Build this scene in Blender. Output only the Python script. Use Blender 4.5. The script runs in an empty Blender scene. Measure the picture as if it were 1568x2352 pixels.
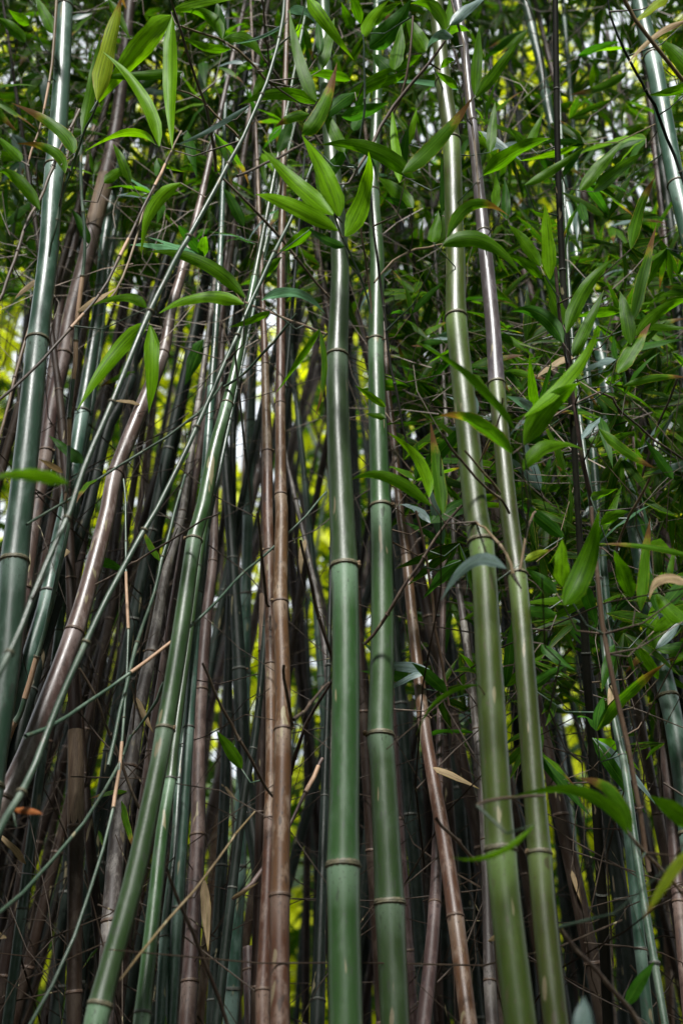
import bpy, math, random
import numpy as np
from mathutils import Vector, Matrix
R = random.Random(7)
NR = np.random.RandomState(5)
S = bpy.context.scene
COL = S.collection

# ------------------------------------------------------------------ camera, sky, sun, exposure
PITCH = math.radians(24.0)
CAM = Vector((0, 0, 1.5))
cd = bpy.data.cameras.new('camera')
cd.sensor_fit = 'VERTICAL'; cd.sensor_height = 36; cd.sensor_width = 24; cd.lens = 35
cd.clip_start = 0.05; cd.clip_end = 500
cd.dof.use_dof = True; cd.dof.focus_distance = 1.95; cd.dof.aperture_fstop = 2.8
cam = bpy.data.objects.new('camera', cd); COL.objects.link(cam)
cam.location = CAM; cam.rotation_euler = (math.radians(90) + PITCH, 0, 0)
S.camera = cam
SUN_EL, SUN_AZ = math.radians(50), math.radians(189)      # azimuth from +Y (view direction) towards +X
w = bpy.data.worlds.new('World'); S.world = w; w.use_nodes = True
nt = w.node_tree
bg = nt.nodes['Background']; sk = nt.nodes.new('ShaderNodeTexSky')
sk.sky_type = 'NISHITA'; sk.sun_disc = False; sk.sun_elevation = SUN_EL; sk.sun_rotation = SUN_AZ
sk.air_density = 1.0; sk.dust_density = 4.0; sk.ozone_density = 1.0
# broken bright cloud over the blue
tcw = nt.nodes.new('ShaderNodeTexCoord'); nz = nt.nodes.new('ShaderNodeTexNoise'); nz.inputs['Scale'].default_value = 2.2; nz.inputs['Detail'].default_value = 5
nt.links.new(tcw.outputs['Generated'], nz.inputs['Vector'])
cr = nt.nodes.new('ShaderNodeValToRGB'); cr.color_ramp.elements[0].position = .3; cr.color_ramp.elements[1].position = .46
nt.links.new(nz.outputs[0], cr.inputs[0])
mxw = nt.nodes.new('ShaderNodeMix'); mxw.data_type = 'RGBA'; mxw.inputs[7].default_value = (9.2, 9.8, 10.4, 1)
nt.links.new(cr.outputs[0], mxw.inputs[0]); nt.links.new(sk.outputs[0], mxw.inputs[6])
nt.links.new(mxw.outputs[2], bg.inputs[0]); bg.inputs[1].default_value = 0.05
ld = bpy.data.lights.new('sun', 'SUN'); ld.energy = 3.2; ld.angle = math.radians(8); ld.color = (1, .98, .95)
sun = bpy.data.objects.new('sun', ld); COL.objects.link(sun)
sd = Vector((math.cos(SUN_EL) * math.sin(SUN_AZ), math.cos(SUN_EL) * math.cos(SUN_AZ), math.sin(SUN_EL)))
sun.rotation_euler = sd.to_track_quat('Z', 'Y').to_euler()
sun.location = (0, 0, 30)
S.view_settings.view_transform = 'Standard'; S.view_settings.look = 'None'
S.view_settings.gamma = 1; S.view_settings.use_curve_mapping = False
S.view_settings.exposure = 1.42
S.cycles.max_bounces = 7; S.cycles.diffuse_bounces = 4; S.cycles.glossy_bounces = 3
S.cycles.transmission_bounces = 4; S.cycles.transparent_max_bounces = 4
S.cycles.sample_clamp_indirect = 6.0

F = 2352 * 35 / 36
RIGHT = Vector((1, 0, 0)); FWD = Vector((0, math.cos(PITCH), math.sin(PITCH))); UP = Vector((0, -math.sin(PITCH), math.cos(PITCH)))
def at(x, y, Y):
    """point of the vertical plane y = Y seen at (x, y) of the 1568 x 2352 photograph"""
    d = RIGHT * ((x - 784) / F) + FWD - UP * ((y - 1176) / F)
    return CAM + d * (Y / d.y)
def depth(p): return (p - CAM).dot(FWD)
def proj(p):
    v = p - CAM; z = v.dot(FWD)
    return 784 + F * v.dot(RIGHT) / z, 1176 - F * v.dot(UP) / z

# ------------------------------------------------------------------ materials
def new_mat(name):
    m = bpy.data.materials.new(name); m.use_nodes = True
    n = m.node_tree.nodes; l = m.node_tree.links
    return m, n, l, n['Principled BSDF'], n['Material Output']
def ramp(n, l, src, stops):
    r = n.new('ShaderNodeValToRGB'); e = r.color_ramp.elements
    while len(e) < len(stops): e.new(0.5)
    for k, (p, c) in enumerate(stops):
        e[k].position = p; e[k].color = c if len(c) == 4 else (*c, 1)
    l.new(src, r.inputs[0]); return r.outputs[0]
def mixc(n, l, f, a, b, mode='MIX'):
    m = n.new('ShaderNodeMix'); m.data_type = 'RGBA'; m.blend_type = mode
    for s, v in ((m.inputs[0], f), (m.inputs[6], a), (m.inputs[7], b)):
        if hasattr(v, 'links') or hasattr(v, 'is_linked'): l.new(v, s)
        elif isinstance(v, (int, float)): s.default_value = v
        else: s.default_value = (*v, 1)
    return m.outputs[2]
def noise(n, l, vec, scale, detail=3, rough=.55, sc=(1, 1, 1)):
    mp = n.new('ShaderNodeMapping'); mp.inputs['Scale'].default_value = sc
    l.new(vec, mp.inputs['Vector'])
    t = n.new('ShaderNodeTexNoise'); t.inputs['Scale'].default_value = scale
    t.inputs['Detail'].default_value = detail; t.inputs['Roughness'].default_value = rough
    l.new(mp.outputs[0], t.inputs['Vector']); return t.outputs[0]
def math_(n, l, op, a, b=0.0):
    m = n.new('ShaderNodeMath'); m.operation = op
    for s, v in ((m.inputs[0], a), (m.inputs[1], b)):
        if isinstance(v, (int, float)): s.default_value = v
        else: l.new(v, s)
    return m.outputs[0]

def culm_mat(name, base, alt, bloom, spots, rough=.34, bl=.55, mottled=.5, spec=.65):
    m, n, l, p, o = new_mat(name)
    base, alt, bloom = [tuple(x * k for x in c) for c, k in ((base, .4), (alt, .4), (bloom, .75))]
    tc = n.new('ShaderNodeTexCoord'); oi = n.new('ShaderNodeObjectInfo')
    off = n.new('ShaderNodeVectorMath'); off.operation = 'ADD'
    l.new(tc.outputs['Object'], off.inputs[0])
    cx = n.new('ShaderNodeCombineXYZ'); l.new(math_(n, l, 'MULTIPLY', oi.outputs['Random'], 37.0), cx.inputs[0]); l.new(cx.outputs[0], off.inputs[1])
    vec = off.outputs[0]
    uv = n.new('ShaderNodeUVMap'); uv.uv_map = 'UVMap'
    sx = n.new('ShaderNodeSeparateXYZ'); l.new(uv.outputs[0], sx.inputs[0]); v = sx.outputs[1]
    big = noise(n, l, vec, 9, 3, sc=(1, 1, .5))
    c = mixc(n, l, ramp(n, l, big, [(.36, (0, 0, 0)), (.66, (1, 1, 1))]), base, alt)
    # fine lengthwise fibres
    fib = noise(n, l, vec, 60, 2, sc=(6, 6, .12))
    c = mixc(n, l, ramp(n, l, fib, [(.3, (0, 0, 0)), (.8, (.45, .45, .45))]), c, tuple(x * .62 for x in base))
    # blotches of bloom and weather
    blot = noise(n, l, vec, 38, 5, .7, sc=(1, 1, .45))
    c = mixc(n, l, ramp(n, l, blot, [(.5, (0, 0, 0)), (.72, (mottled,) * 3)]), c, bloom)
    # powdery bloom just under the node, brown stain just over it
    bm = ramp(n, l, v, [(0, (.2, .2, .2)), (.04, (0, 0, 0)), (.82, (0, 0, 0)), (.95, (bl, bl, bl)), (.985, (bl * 1.25,) * 3), (1, (.1,) * 3)])
    c = mixc(n, l, bm, c, bloom)
    # specks
    sp = noise(n, l, vec, 260, 2, .6, sc=(1, 1, .6))
    c = mixc(n, l, ramp(n, l, sp, [(.6, (0, 0, 0)), (.68, (.85, .85, .85))]), c, spots)
    sp2 = noise(n, l, vec, 75, 1, .5, sc=(1, 1, .35))
    c = mixc(n, l, ramp(n, l, sp2, [(.68, (0, 0, 0)), (.72, (.8, .8, .8))]), c, spots)
    # rubbed scars, lengthwise
    sc_ = noise(n, l, vec, 16, 2, .5, sc=(3.2, 3.2, .55))
    c = mixc(n, l, ramp(n, l, sc_, [(.69, (0, 0, 0)), (.715, (.75, .75, .75))]), c, (.2, .17, .1))
    hs = n.new('ShaderNodeHueSaturation')
    l.new(math_(n, l, 'MULTIPLY_ADD', oi.outputs['Random'], .03), hs.inputs['Hue'])
    hs.inputs['Hue'].links[0].from_node.inputs[2].default_value = .485
    l.new(math_(n, l, 'MULTIPLY_ADD', oi.outputs['Random'], .6), hs.inputs['Value'])
    hs.inputs['Value'].links[0].from_node.inputs[2].default_value = .68
    l.new(c, hs.inputs['Color'])
    l.new(hs.outputs[0], p.inputs['Base Color'])
    rg = ramp(n, l, blot, [(.3, (rough,) * 3), (.75, (min(1, rough + .2),) * 3)])
    l.new(rg, p.inputs['Roughness'])
    bp = n.new('ShaderNodeBump'); bp.inputs['Strength'].default_value = .22; bp.inputs['Distance'].default_value = .0012
    l.new(mixc(n, l, .5, fib, sp), bp.inputs['Height']); l.new(bp.outputs[0], p.inputs['Normal'])
    p.inputs['Specular IOR Level'].default_value = spec
    return m

M = {}
M['green'] = culm_mat('culm_green', (.048, .132, .026), (.07, .15, .045), (.18, .28, .18), (.03, .045, .025), .31, .55, .16)
M['bluegreen'] = culm_mat('culm_bluegreen', (.04, .12, .07), (.075, .16, .11), (.2, .3, .25), (.03, .04, .03), .31, .55, .4)
M['olive'] = culm_mat('culm_olive', (.07, .115, .008), (.1, .14, .012), (.16, .24, .07), (.05, .045, .02), .33, .55, .16)
M['brown'] = culm_mat('culm_brown', (.16, .068, .028), (.2, .095, .045), (.27, .2, .15), (.03, .018, .012), .4, .4, .95, .45)
M['plum'] = culm_mat('culm_plum', (.11, .06, .05), (.15, .09, .075), (.22, .16, .14), (.03, .02, .02), .42, .4, .75, .4)
M['mauve'] = culm_mat('culm_mauve', (.15, .085, .07), (.21, .125, .105), (.36, .29, .27), (.035, .02, .015), .33, .4, .8)
M['violet'] = culm_mat('culm_violet', (.1, .08, .095), (.13, .1, .1), (.32, .3, .34), (.04, .03, .03), .31, .5, .3)
M['grey'] = culm_mat('culm_grey', (.16, .12, .095), (.09, .065, .055), (.42, .39, .35), (.04, .03, .025), .5, .4, .95)
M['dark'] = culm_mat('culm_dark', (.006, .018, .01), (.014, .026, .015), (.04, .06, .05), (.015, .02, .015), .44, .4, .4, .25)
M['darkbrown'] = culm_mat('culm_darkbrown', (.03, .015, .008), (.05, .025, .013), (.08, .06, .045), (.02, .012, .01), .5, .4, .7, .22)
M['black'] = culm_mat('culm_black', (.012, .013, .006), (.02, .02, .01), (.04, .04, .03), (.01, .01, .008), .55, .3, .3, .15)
M['thingreen'] = culm_mat('stem_green', (.055, .13, .07), (.08, .15, .09), (.22, .29, .22), (.05, .05, .03), .34, .4, .4)
M['straw'] = culm_mat('stem_straw', (.3, .19, .08), (.2, .12, .06), (.4, .3, .2), (.08, .05, .03), .5, .3, .5)
M['twig'] = culm_mat('stem_twig', (.14, .085, .05), (.09, .055, .035), (.3, .23, .16), (.04, .03, .02), .55, .3, .7)

def simple_mat(name, a, b, scale, rough=.6, bump=.3, dist=.002, sc=(1, 1, 1)):
    m, n, l, p, o = new_mat(name)
    tc = n.new('ShaderNodeTexCoord')
    f = noise(n, l, tc.outputs['Object'], scale, 4, .65, sc)
    l.new(ramp(n, l, f, [(.35, a), (.68, b)]), p.inputs['Base Color'])
    p.inputs['Roughness'].default_value = rough
    bp = n.new('ShaderNodeBump'); bp.inputs['Strength'].default_value = bump; bp.inputs['Distance'].default_value = dist
    l.new(f, bp.inputs['Height']); l.new(bp.outputs[0], p.inputs['Normal'])
    return m
M['ring'] = simple_mat('node_scar', (.035, .035, .02), (.17, .15, .09), 2.2, .55)
M['ring_brown'] = simple_mat('node_scar_brown', (.035, .02, .014), (.14, .09, .06), 2.2, .55)
M['ring_dark'] = simple_mat('node_scar_dark', (.03, .035, .03), (.11, .11, .09), 2.2, .55)
M['sheath'] = simple_mat('dry_sheath', (.28, .17, .1), (.4, .27, .18), 40, .6, .3, .001, (5, 5, .3))
M['sheath_old'] = simple_mat('old_sheath', (.09, .055, .035), (.2, .14, .09), 40, .7, .3, .001, (5, 5, .3))
M['bud'] = simple_mat('knobbly_bud', (.09, .055, .03), (.28, .2, .11), 90, .8, .6)
M['soil'] = simple_mat('leaf_litter', (.035, .022, .013), (.11, .075, .045), 14, .95, .8, .02)

def leaf_mat(name, a, b, trans, tip=None, tipamt=0.0, edge=.5, rough=.46, tgain=(1.5, 1.7, .5), tw=.5, vein=.35, attr=False, spec=.13):
    """blade colour a..b; light shining through the blade takes colour trans"""
    m, n, l, p, o = new_mat(name)
    oi = n.new('ShaderNodeObjectInfo')
    uv = n.new('ShaderNodeUVMap'); uv.uv_map = 'UVMap'
    sx = n.new('ShaderNodeSeparateXYZ'); l.new(uv.outputs[0], sx.inputs[0])
    if attr:
        at_ = n.new('ShaderNodeAttribute'); at_.attribute_name = 'rnd'; rnd = at_.outputs['Fac']
    else: rnd = oi.outputs['Random']
    cb = n.new('ShaderNodeCombineXYZ'); l.new(sx.outputs[0], cb.inputs[0]); l.new(sx.outputs[1], cb.inputs[1])
    l.new(math_(n, l, 'MULTIPLY', rnd, 23.0), cb.inputs[2])
    vec = cb.outputs[0]
    c = mixc(n, l, rnd, a, b)
    patch = noise(n, l, vec, 3.2, 3, .6, sc=(1.2, 2.2, 1))
    c = mixc(n, l, ramp(n, l, patch, [(.38, (0, 0, 0)), (.68, (.8, .8, .8))]), c, tuple(x * .5 for x in a))
    st = noise(n, l, vec, 13, 3, .6, sc=(1, .05, 1))
    stf = ramp(n, l, st, [(.4, (0, 0, 0)), (.62, (min(1, vein * 1.6),) * 3)])
    c = mixc(n, l, stf, c, tuple(min(1, x * 1.45) for x in b))
    # pale midrib
    mid = math_(n, l, 'ABSOLUTE', math_(n, l, 'SUBTRACT', sx.outputs[0], .5))
    c = mixc(n, l, ramp(n, l, mid, [(.0, (.45, .45, .45)), (.03, (0, 0, 0))]), c, (.14, .26, .03))
    # insect specks
    spk = noise(n, l, vec, 22, 1, .5, sc=(1, 3.4, 1))
    c = mixc(n, l, ramp(n, l, spk, [(.72, (0, 0, 0)), (.75, (.7, .7, .7))]), c, (.03, .03, .01))
    if tip:
        en = noise(n, l, vec, 6, 3, .7, sc=(2, 3, 1))
        # distance to the blade's tip and margin
        e1 = math_(n, l, 'MULTIPLY_ADD', mid, 1.1); e1.node.inputs[2].default_value = -edge
        e2 = math_(n, l, 'MAXIMUM', e1, math_(n, l, 'SUBTRACT', sx.outputs[1], 1 - tipamt))
        e3 = math_(n, l, 'ADD', e2, math_(n, l, 'MULTIPLY', en, .36))
        yl = ramp(n, l, e3, [(.17, (0, 0, 0)), (.25, (.8, .8, .8))])
        c = mixc(n, l, yl, c, (.28, .24, .03))
        br = ramp(n, l, e3, [(.22, (0, 0, 0)), (.3, (1, 1, 1))])
        c = mixc(n, l, br, c, tip)
    l.new(c, p.inputs['Base Color'])
    p.inputs['Roughness'].default_value = rough
    p.inputs['Specular IOR Level'].default_value = spec
    bp = n.new('ShaderNodeBump'); bp.inputs['Strength'].default_value = .35; bp.inputs['Distance'].default_value = .0006
    l.new(st, bp.inputs['Height']); l.new(bp.outputs[0], p.inputs['Normal'])
    tr = n.new('ShaderNodeBsdfTranslucent')
    l.new(mixc(n, l, 1.0, c, tgain, 'MULTIPLY'), tr.inputs[0])
    mx = n.new('ShaderNodeMixShader'); mx.inputs[0].default_value = tw
    l.new(p.outputs[0], mx.inputs[1]); l.new(tr.outputs[0], mx.inputs[2]); l.new(mx.outputs[0], o.inputs[0])
    return m
G3 = (2.3, 2.6, .8)
M['lg'] = leaf_mat('leaf_green', (.03, .09, .001), (.06, .145, .002), None, tip=(.12, .06, .025), tipamt=.03, edge=.56, tgain=G3)
M['lb'] = leaf_mat('leaf_bright', (.08, .2, .002), (.12, .27, .003), None, tip=(.14, .07, .02), tipamt=.0, edge=.57, tgain=(2, 2, .6), vein=.5)
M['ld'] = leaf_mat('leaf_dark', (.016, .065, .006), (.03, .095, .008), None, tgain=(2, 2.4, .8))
M['lu'] = leaf_mat('leaf_sky_sheen', (.13, .2, .18), (.2, .27, .27), None, tgain=(.6, 1, .5), rough=.34, vein=.5, spec=.5)  # blue-grey sheen of reflected sky, painted into the blade colour
M['lt'] = leaf_mat('leaf_brown_tipped', (.034, .1, .004), (.06, .145, .006), None, tip=(.12, .06, .025), tipamt=.34, tgain=G3)
M['ly'] = leaf_mat('leaf_yellowing', (.12, .2, .01), (.18, .24, .015), None, tip=(.16, .07, .02), tipamt=.22, tgain=(1.9, 1.9, .6), vein=.6)
M['lr'] = leaf_mat('leaf_dry', (.24, .17, .09), (.32, .24, .15), None, tip=(.15, .08, .04), tipamt=.1, tgain=(1.2, 1.1, .8), tw=.25, rough=.6)
M['lo'] = leaf_mat('leaf_rust', (.3, .09, .02), (.22, .08, .03), None, tgain=(1.4, 1, .6), tw=.25, rough=.6)
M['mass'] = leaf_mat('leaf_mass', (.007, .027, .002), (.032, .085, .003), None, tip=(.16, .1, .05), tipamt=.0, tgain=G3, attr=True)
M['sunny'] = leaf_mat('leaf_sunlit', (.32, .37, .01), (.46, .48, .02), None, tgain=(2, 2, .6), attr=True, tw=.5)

# ------------------------------------------------------------------ object helpers
WP = {}                                                  # world place of every origin
def link(o, parent=None, wloc=Vector((0, 0, 0))):
    COL.objects.link(o); WP[o.name] = wloc.copy()
    if parent is not None:
        o.parent = parent; o.location = wloc - WP[parent.name]
    else: o.location = wloc
    return o
def tag(o, label, cat, group=None, kind=None):
    if label: o['label'] = label
    if cat: o['category'] = cat
    if group: o['group'] = group
    if kind: o['kind'] = kind
    return o
def empty(name, loc):
    o = bpy.data.objects.new(name, None); o.empty_display_size = .05; return link(o, None, Vector(loc))
def mesh(name, verts, faces, mat, uvs=None, smooth=True, origin=None, fmat=None):
    me = bpy.data.meshes.new(name)
    v = np.asarray(verts, dtype=np.float32).reshape(-1, 3)
    if origin is not None: v = v - np.array(origin, dtype=np.float32)
    me.from_pydata(v.tolist(), [], faces)
    for mm in (mat if isinstance(mat, (list, tuple)) else [mat]): me.materials.append(mm)
    if uvs is not None:
        ul = me.uv_layers.new(name='UVMap')
        li = np.empty(len(me.loops), dtype=np.int32); me.loops.foreach_get('vertex_index', li)
        ul.data.foreach_set('uv', np.asarray(uvs, dtype=np.float32)[li].ravel())
    if smooth: me.polygons.foreach_set('use_smooth', [True] * len(me.polygons))
    if fmat is not None: me.polygons.foreach_set('material_index', fmat)
    return me
def frame(t, ref=Vector((0, 1, 0))):
    a = t.cross(ref)
    if a.length < 1e-4: a = t.cross(Vector((1, 0, 0)))
    a.normalize(); return a, t.cross(a).normalized()
def tube(pts, rad, sides=8, vs=None, cap=False):
    V, Fc, U = [], [], []
    n = len(pts)
    for i, p in enumerate(pts):
        t = (pts[min(i + 1, n - 1)] - pts[max(i - 1, 0)])
        t = t.normalized() if t.length > 1e-9 else Vector((0, 0, 1))
        a, b = frame(t)
        v = vs[i] if vs is not None else i / (n - 1)
        for k in range(sides + 1):
            an = 2 * math.pi * k / sides
            V.append(p + (a * math.cos(an) + b * math.sin(an)) * rad[i]); U.append((k / sides, v))
    q = sides + 1
    for i in range(n - 1):
        for k in range(sides):
            Fc.append((i * q + k, i * q + k + 1, (i + 1) * q + k + 1, (i + 1) * q + k))
    if cap:
        for i, s in ((0, 1), (n - 1, -1)):
            V.append(pts[i]); U.append((.5, vs[i] if vs is not None else i / (n - 1))); c = len(V) - 1
            for k in range(sides):
                Fc.append((c, i * q + k, i * q + k + 1) if s < 0 else (c, i * q + k + 1, i * q + k))
    return V, Fc, U

def ring_mesh(name, mat):
    """node of a culm: sharp sheath scar, a groove, then a rounder ridge; unit radius"""
    prof = [(-.34, .985), (-.12, 1.03), (-.06, 1.10), (.0, 1.105), (.04, 1.03), (.12, 1.02), (.24, 1.05), (.36, 1.035), (.6, .985)]
    V, Fc, U = [], [], []; s = 16
    for i, (z, r) in enumerate(prof):
        for k in range(s):
            a = 2 * math.pi * k / s; j = 1 + .012 * math.sin(3 * a + i)
            V.append((r * j * math.cos(a), r * j * math.sin(a), z)); U.append((k / s, i / 8))
    for i in range(len(prof) - 1):
        for k in range(s):
            Fc.append((i * s + k, i * s + (k + 1) % s, (i + 1) * s + (k + 1) % s, (i + 1) * s + k))
    return mesh(name, V, Fc, mat, U)
RING = {'ring': ring_mesh('node_ring', M['ring']), 'ring_brown': ring_mesh('node_ring_brown', M['ring_brown']), 'ring_dark': ring_mesh('node_ring_dark', M['ring_dark'])}
def bud_mesh():
    V, Fc = [], []; rr = random.Random(3)
    for b in range(5):
        c = Vector((rr.uniform(-.4, .4), rr.uniform(-.4, .4), rr.uniform(-.3, .4))); r = rr.uniform(.28, .5); o = len(V)
        for i in range(5):
            ph = math.pi * i / 4
            for k in range(6):
                a = k * math.pi / 3; j = r * rr.uniform(.75, 1.2)
                V.append((c.x + j * math.sin(ph) * math.cos(a), c.y + j * math.sin(ph) * math.sin(a), c.z + j * math.cos(ph) * 1.3))
        for i in range(4):
            for k in range(6): Fc.append((o + i * 6 + k, o + i * 6 + (k + 1) % 6, o + (i + 1) * 6 + (k + 1) % 6, o + (i + 1) * 6 + k))
    return mesh('bud', V, Fc, M['bud'])
BUD = bud_mesh()

def catmull(P, per=6):
    out = []
    n = len(P)
    for i in range(n - 1):
        p0, p1, p2, p3 = P[max(i - 1, 0)], P[i], P[i + 1], P[min(i + 2, n - 1)]
        for k in range(per):
            t = k / per
            out.append(tuple(.5 * ((2 * b) + (-a + c) * t + (2 * a - 5 * b + 4 * c - d) * t * t + (-a + 3 * b - 3 * c + d) * t ** 3) for a, b, c, d in zip(p0, p1, p2, p3)))
    out.append(tuple(P[-1])); return out

CUL = []                                                 # (object, sampled points) for attaching branches
class Path:
    def __init__(s, pts, rad):
        s.p = pts; s.r = rad; s.s = [0]
        for a, b in zip(pts, pts[1:]): s.s.append(s.s[-1] + (b - a).length)
        s.L = s.s[-1]
        s.pa = np.array([tuple(q) for q in pts]); s.sa = np.array(s.s); s.ra = np.array(rad)
    def get(s, d):
        return Vector([float(np.interp(d, s.sa, s.pa[:, k])) for k in range(3)]), float(np.interp(d, s.sa, s.ra))
    def tan(s, d, e=.01):
        v = s.get(min(d + e, s.L))[0] - s.get(max(d - e, 0))[0]; return v.normalized()

def build_culm(name, path, nodes, mat, ringm, label, cat, group=None, detail=2, sides=14, sheath=0, buds=(), sheathmat='sheath', top=None):
    root = empty(name, path.p[0]); tag(root, label, cat, group)
    nodes = sorted(d for d in nodes if .02 < d < path.L - .02)
    cuts = [0] + nodes + [path.L]
    segs = []
    for a, b in zip(cuts, cuts[1:]):
        n = 9 if detail == 2 else (6 if b - a > .12 else 4)
        ts = [0, .012 / max(b - a, .05), *[(i + 1) / (n - 1) for i in range(n - 2)], 1 - .012 / max(b - a, .05), 1]
        ts = sorted(set(min(1, max(0, t)) for t in ts))
        pp, rr, vv = [], [], []
        for t in ts:
            p, r = path.get(a + (b - a) * t)
            dn = min(t if a > 0 else 1, (1 - t) if b < path.L else 1) * (b - a)
            pp.append(p); rr.append(r * (1 + .085 * math.exp(-dn / (r * .9 + 1e-4)))); vv.append(t)
        segs.append((pp, rr, vv))
    if detail == 2:
        for (pp, rr, vv), a in zip(segs, cuts):
            V, Fc, U = tube(pp, rr, sides, vv); mm = top[1] if top and a >= top[0] - .01 else mat
            link(bpy.data.objects.new('internode', mesh('internode', V, Fc, M[mm], U, origin=pp[0])), root, pp[0])
    else:
        V, Fc, U = [], [], []
        for pp, rr, vv in segs:
            v, f, u = tube(pp, rr, sides, vv); o = len(V)
            V += v; U += u; Fc += [tuple(i + o for i in q) for q in f]
        link(bpy.data.objects.new('stem', mesh('stem', V, Fc, M[mat], U, origin=path.p[0])), root, path.p[0])
    if detail >= 1:
        for d in nodes:
            p, r = path.get(d); t = path.tan(d)
            o = bpy.data.objects.new('node_ring', RING[ringm]); link(o, root, p)
            o.rotation_mode = 'QUATERNION'; o.rotation_quaternion = t.to_track_quat('Z', 'Y')
            k = 1.0 if r > .006 else 1.4
            o.scale = (r * 1.08 * k, r * 1.08 * k, r * .5 if r > .006 else r * .9)
    if sheath:
        for j, d in enumerate(nodes):
            if R.random() > sheath: continue
            ln = R.uniform(.35, .8) * ((nodes[j + 1] if j + 1 < len(nodes) else path.L) - d)
            ds = [d + ln * i / 5 for i in range(6)]
            q = [path.get(x) for x in ds]
            V, Fc, U = tube([x[0] for x in q], [x[1] * ((1.28 if x[1] < .006 else 1.1) - .12 * i / 5 * (x[1] < .006)) for i, x in enumerate(q)], 8)
            link(bpy.data.objects.new('sheath', mesh('sheath', V, Fc, M[sheathmat], U, origin=q[0][0])), root, q[0][0])
    for d, side in buds:
        p, r = path.get(d); pp = p + Vector((side * r * 1.15, -r * .3, r * .2))
        o = bpy.data.objects.new('bud', BUD); link(o, root, pp); o.scale = (r * .42,) * 3; o.rotation_euler = (R.random() * 6, R.random() * 6, 0)
    CUL.append((root, path)); return root

def trace(pts, Y0, Y1, ext_down=True, ext_up=3.0, wob=0.0):
    """pts run from the top of the photograph to its bottom as (x, y, width)"""
    pts = sorted(pts, key=lambda q: -q[1]) if ext_down != 'raw' else pts
    n = len(pts); ys = [q[1] for q in pts]
    P = [(x, y, w, (Y0 + (Y1 - Y0) * (ys[0] - y) / max(1, ys[0] - ys[-1])) if ext_down != 'raw' else (Y0 + (Y1 - Y0) * i / (n - 1))) for i, (x, y, w) in enumerate(pts)]
    sm = catmull(P)
    W, Rd, py = [], [], []
    for x, y, wd, Y in sm:
        p = at(x, y, Y); W.append(p); Rd.append(max(.0008, wd / 2 * depth(p) / F)); py.append(y)
    if ext_down is True and W[0].z > .05:
        d = (W[0] - W[3]).normalized(); p = W[0].copy(); add = []; r = Rd[0]; yy = py[0]
        while p.z > 0:
            d = (d + Vector((0, 0, -.12))).normalized(); p = p + d * .12; yy += 300; add.append((p.copy(), r * (1 + .03 * len(add)), yy))
        for a, b, c in add: W.insert(0, a); Rd.insert(0, b); py.insert(0, c)
    if ext_up:
        d = (W[-1] - W[-4]).normalized(); p = W[-1].copy(); r = Rd[-1]; yy = py[-1]; st = .25; k = int(ext_up / st)
        for i in range(k):
            p = p + d * st; yy -= 300; W.append(p.copy()); Rd.append(max(.001, r * (1 - (i + 1) / (k + 1)))); py.append(yy)
    return Path(W, Rd), py
def nodes_from(path, py, ys, auto):
    """ys: node heights in the photograph; auto: spacing (m) beyond them"""
    out = []
    if ys:
        a = np.array(py); s = path.sa
        for y in ys: out.append(float(np.interp(-y, -a, s)))
    d = (max(out) if out else R.uniform(0, auto))
    while d + auto * .8 < path.L:
        d += auto * R.uniform(.85, 1.12); out.append(d)
    d = (min(out) if out else 0)
    while ys and d > auto * .8:
        d -= auto * R.uniform(.8, 1.05); out.append(d)
    return out

# ------------------------------------------------------------------ ground
gx = []; gf = []
n = 60; L_ = 260.0
for j in range(n + 1):
    for i in range(n + 1):
        u = (i / n * 2 - 1); v = (j / n * 2 - 1)
        x = math.copysign(abs(u) ** 2.2, u) * L_; y = math.copysign(abs(v) ** 2.2, v) * L_ + 3
        z = .05 * math.sin(x * 1.7 + 1) * math.cos(y * 1.3) - .03 if abs(x) < 20 and abs(y) < 20 else -.03
        gx.append((x, y, z))
for j in range(n):
    for i in range(n): a = j * (n + 1) + i; gf.append((a, a + 1, a + n + 2, a + n + 1))
g = link(bpy.data.objects.new('ground', mesh('ground', gx, gf, M['soil']))); tag(g, 'brown leaf-littered soil under the bamboo', None, kind='structure')

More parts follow.
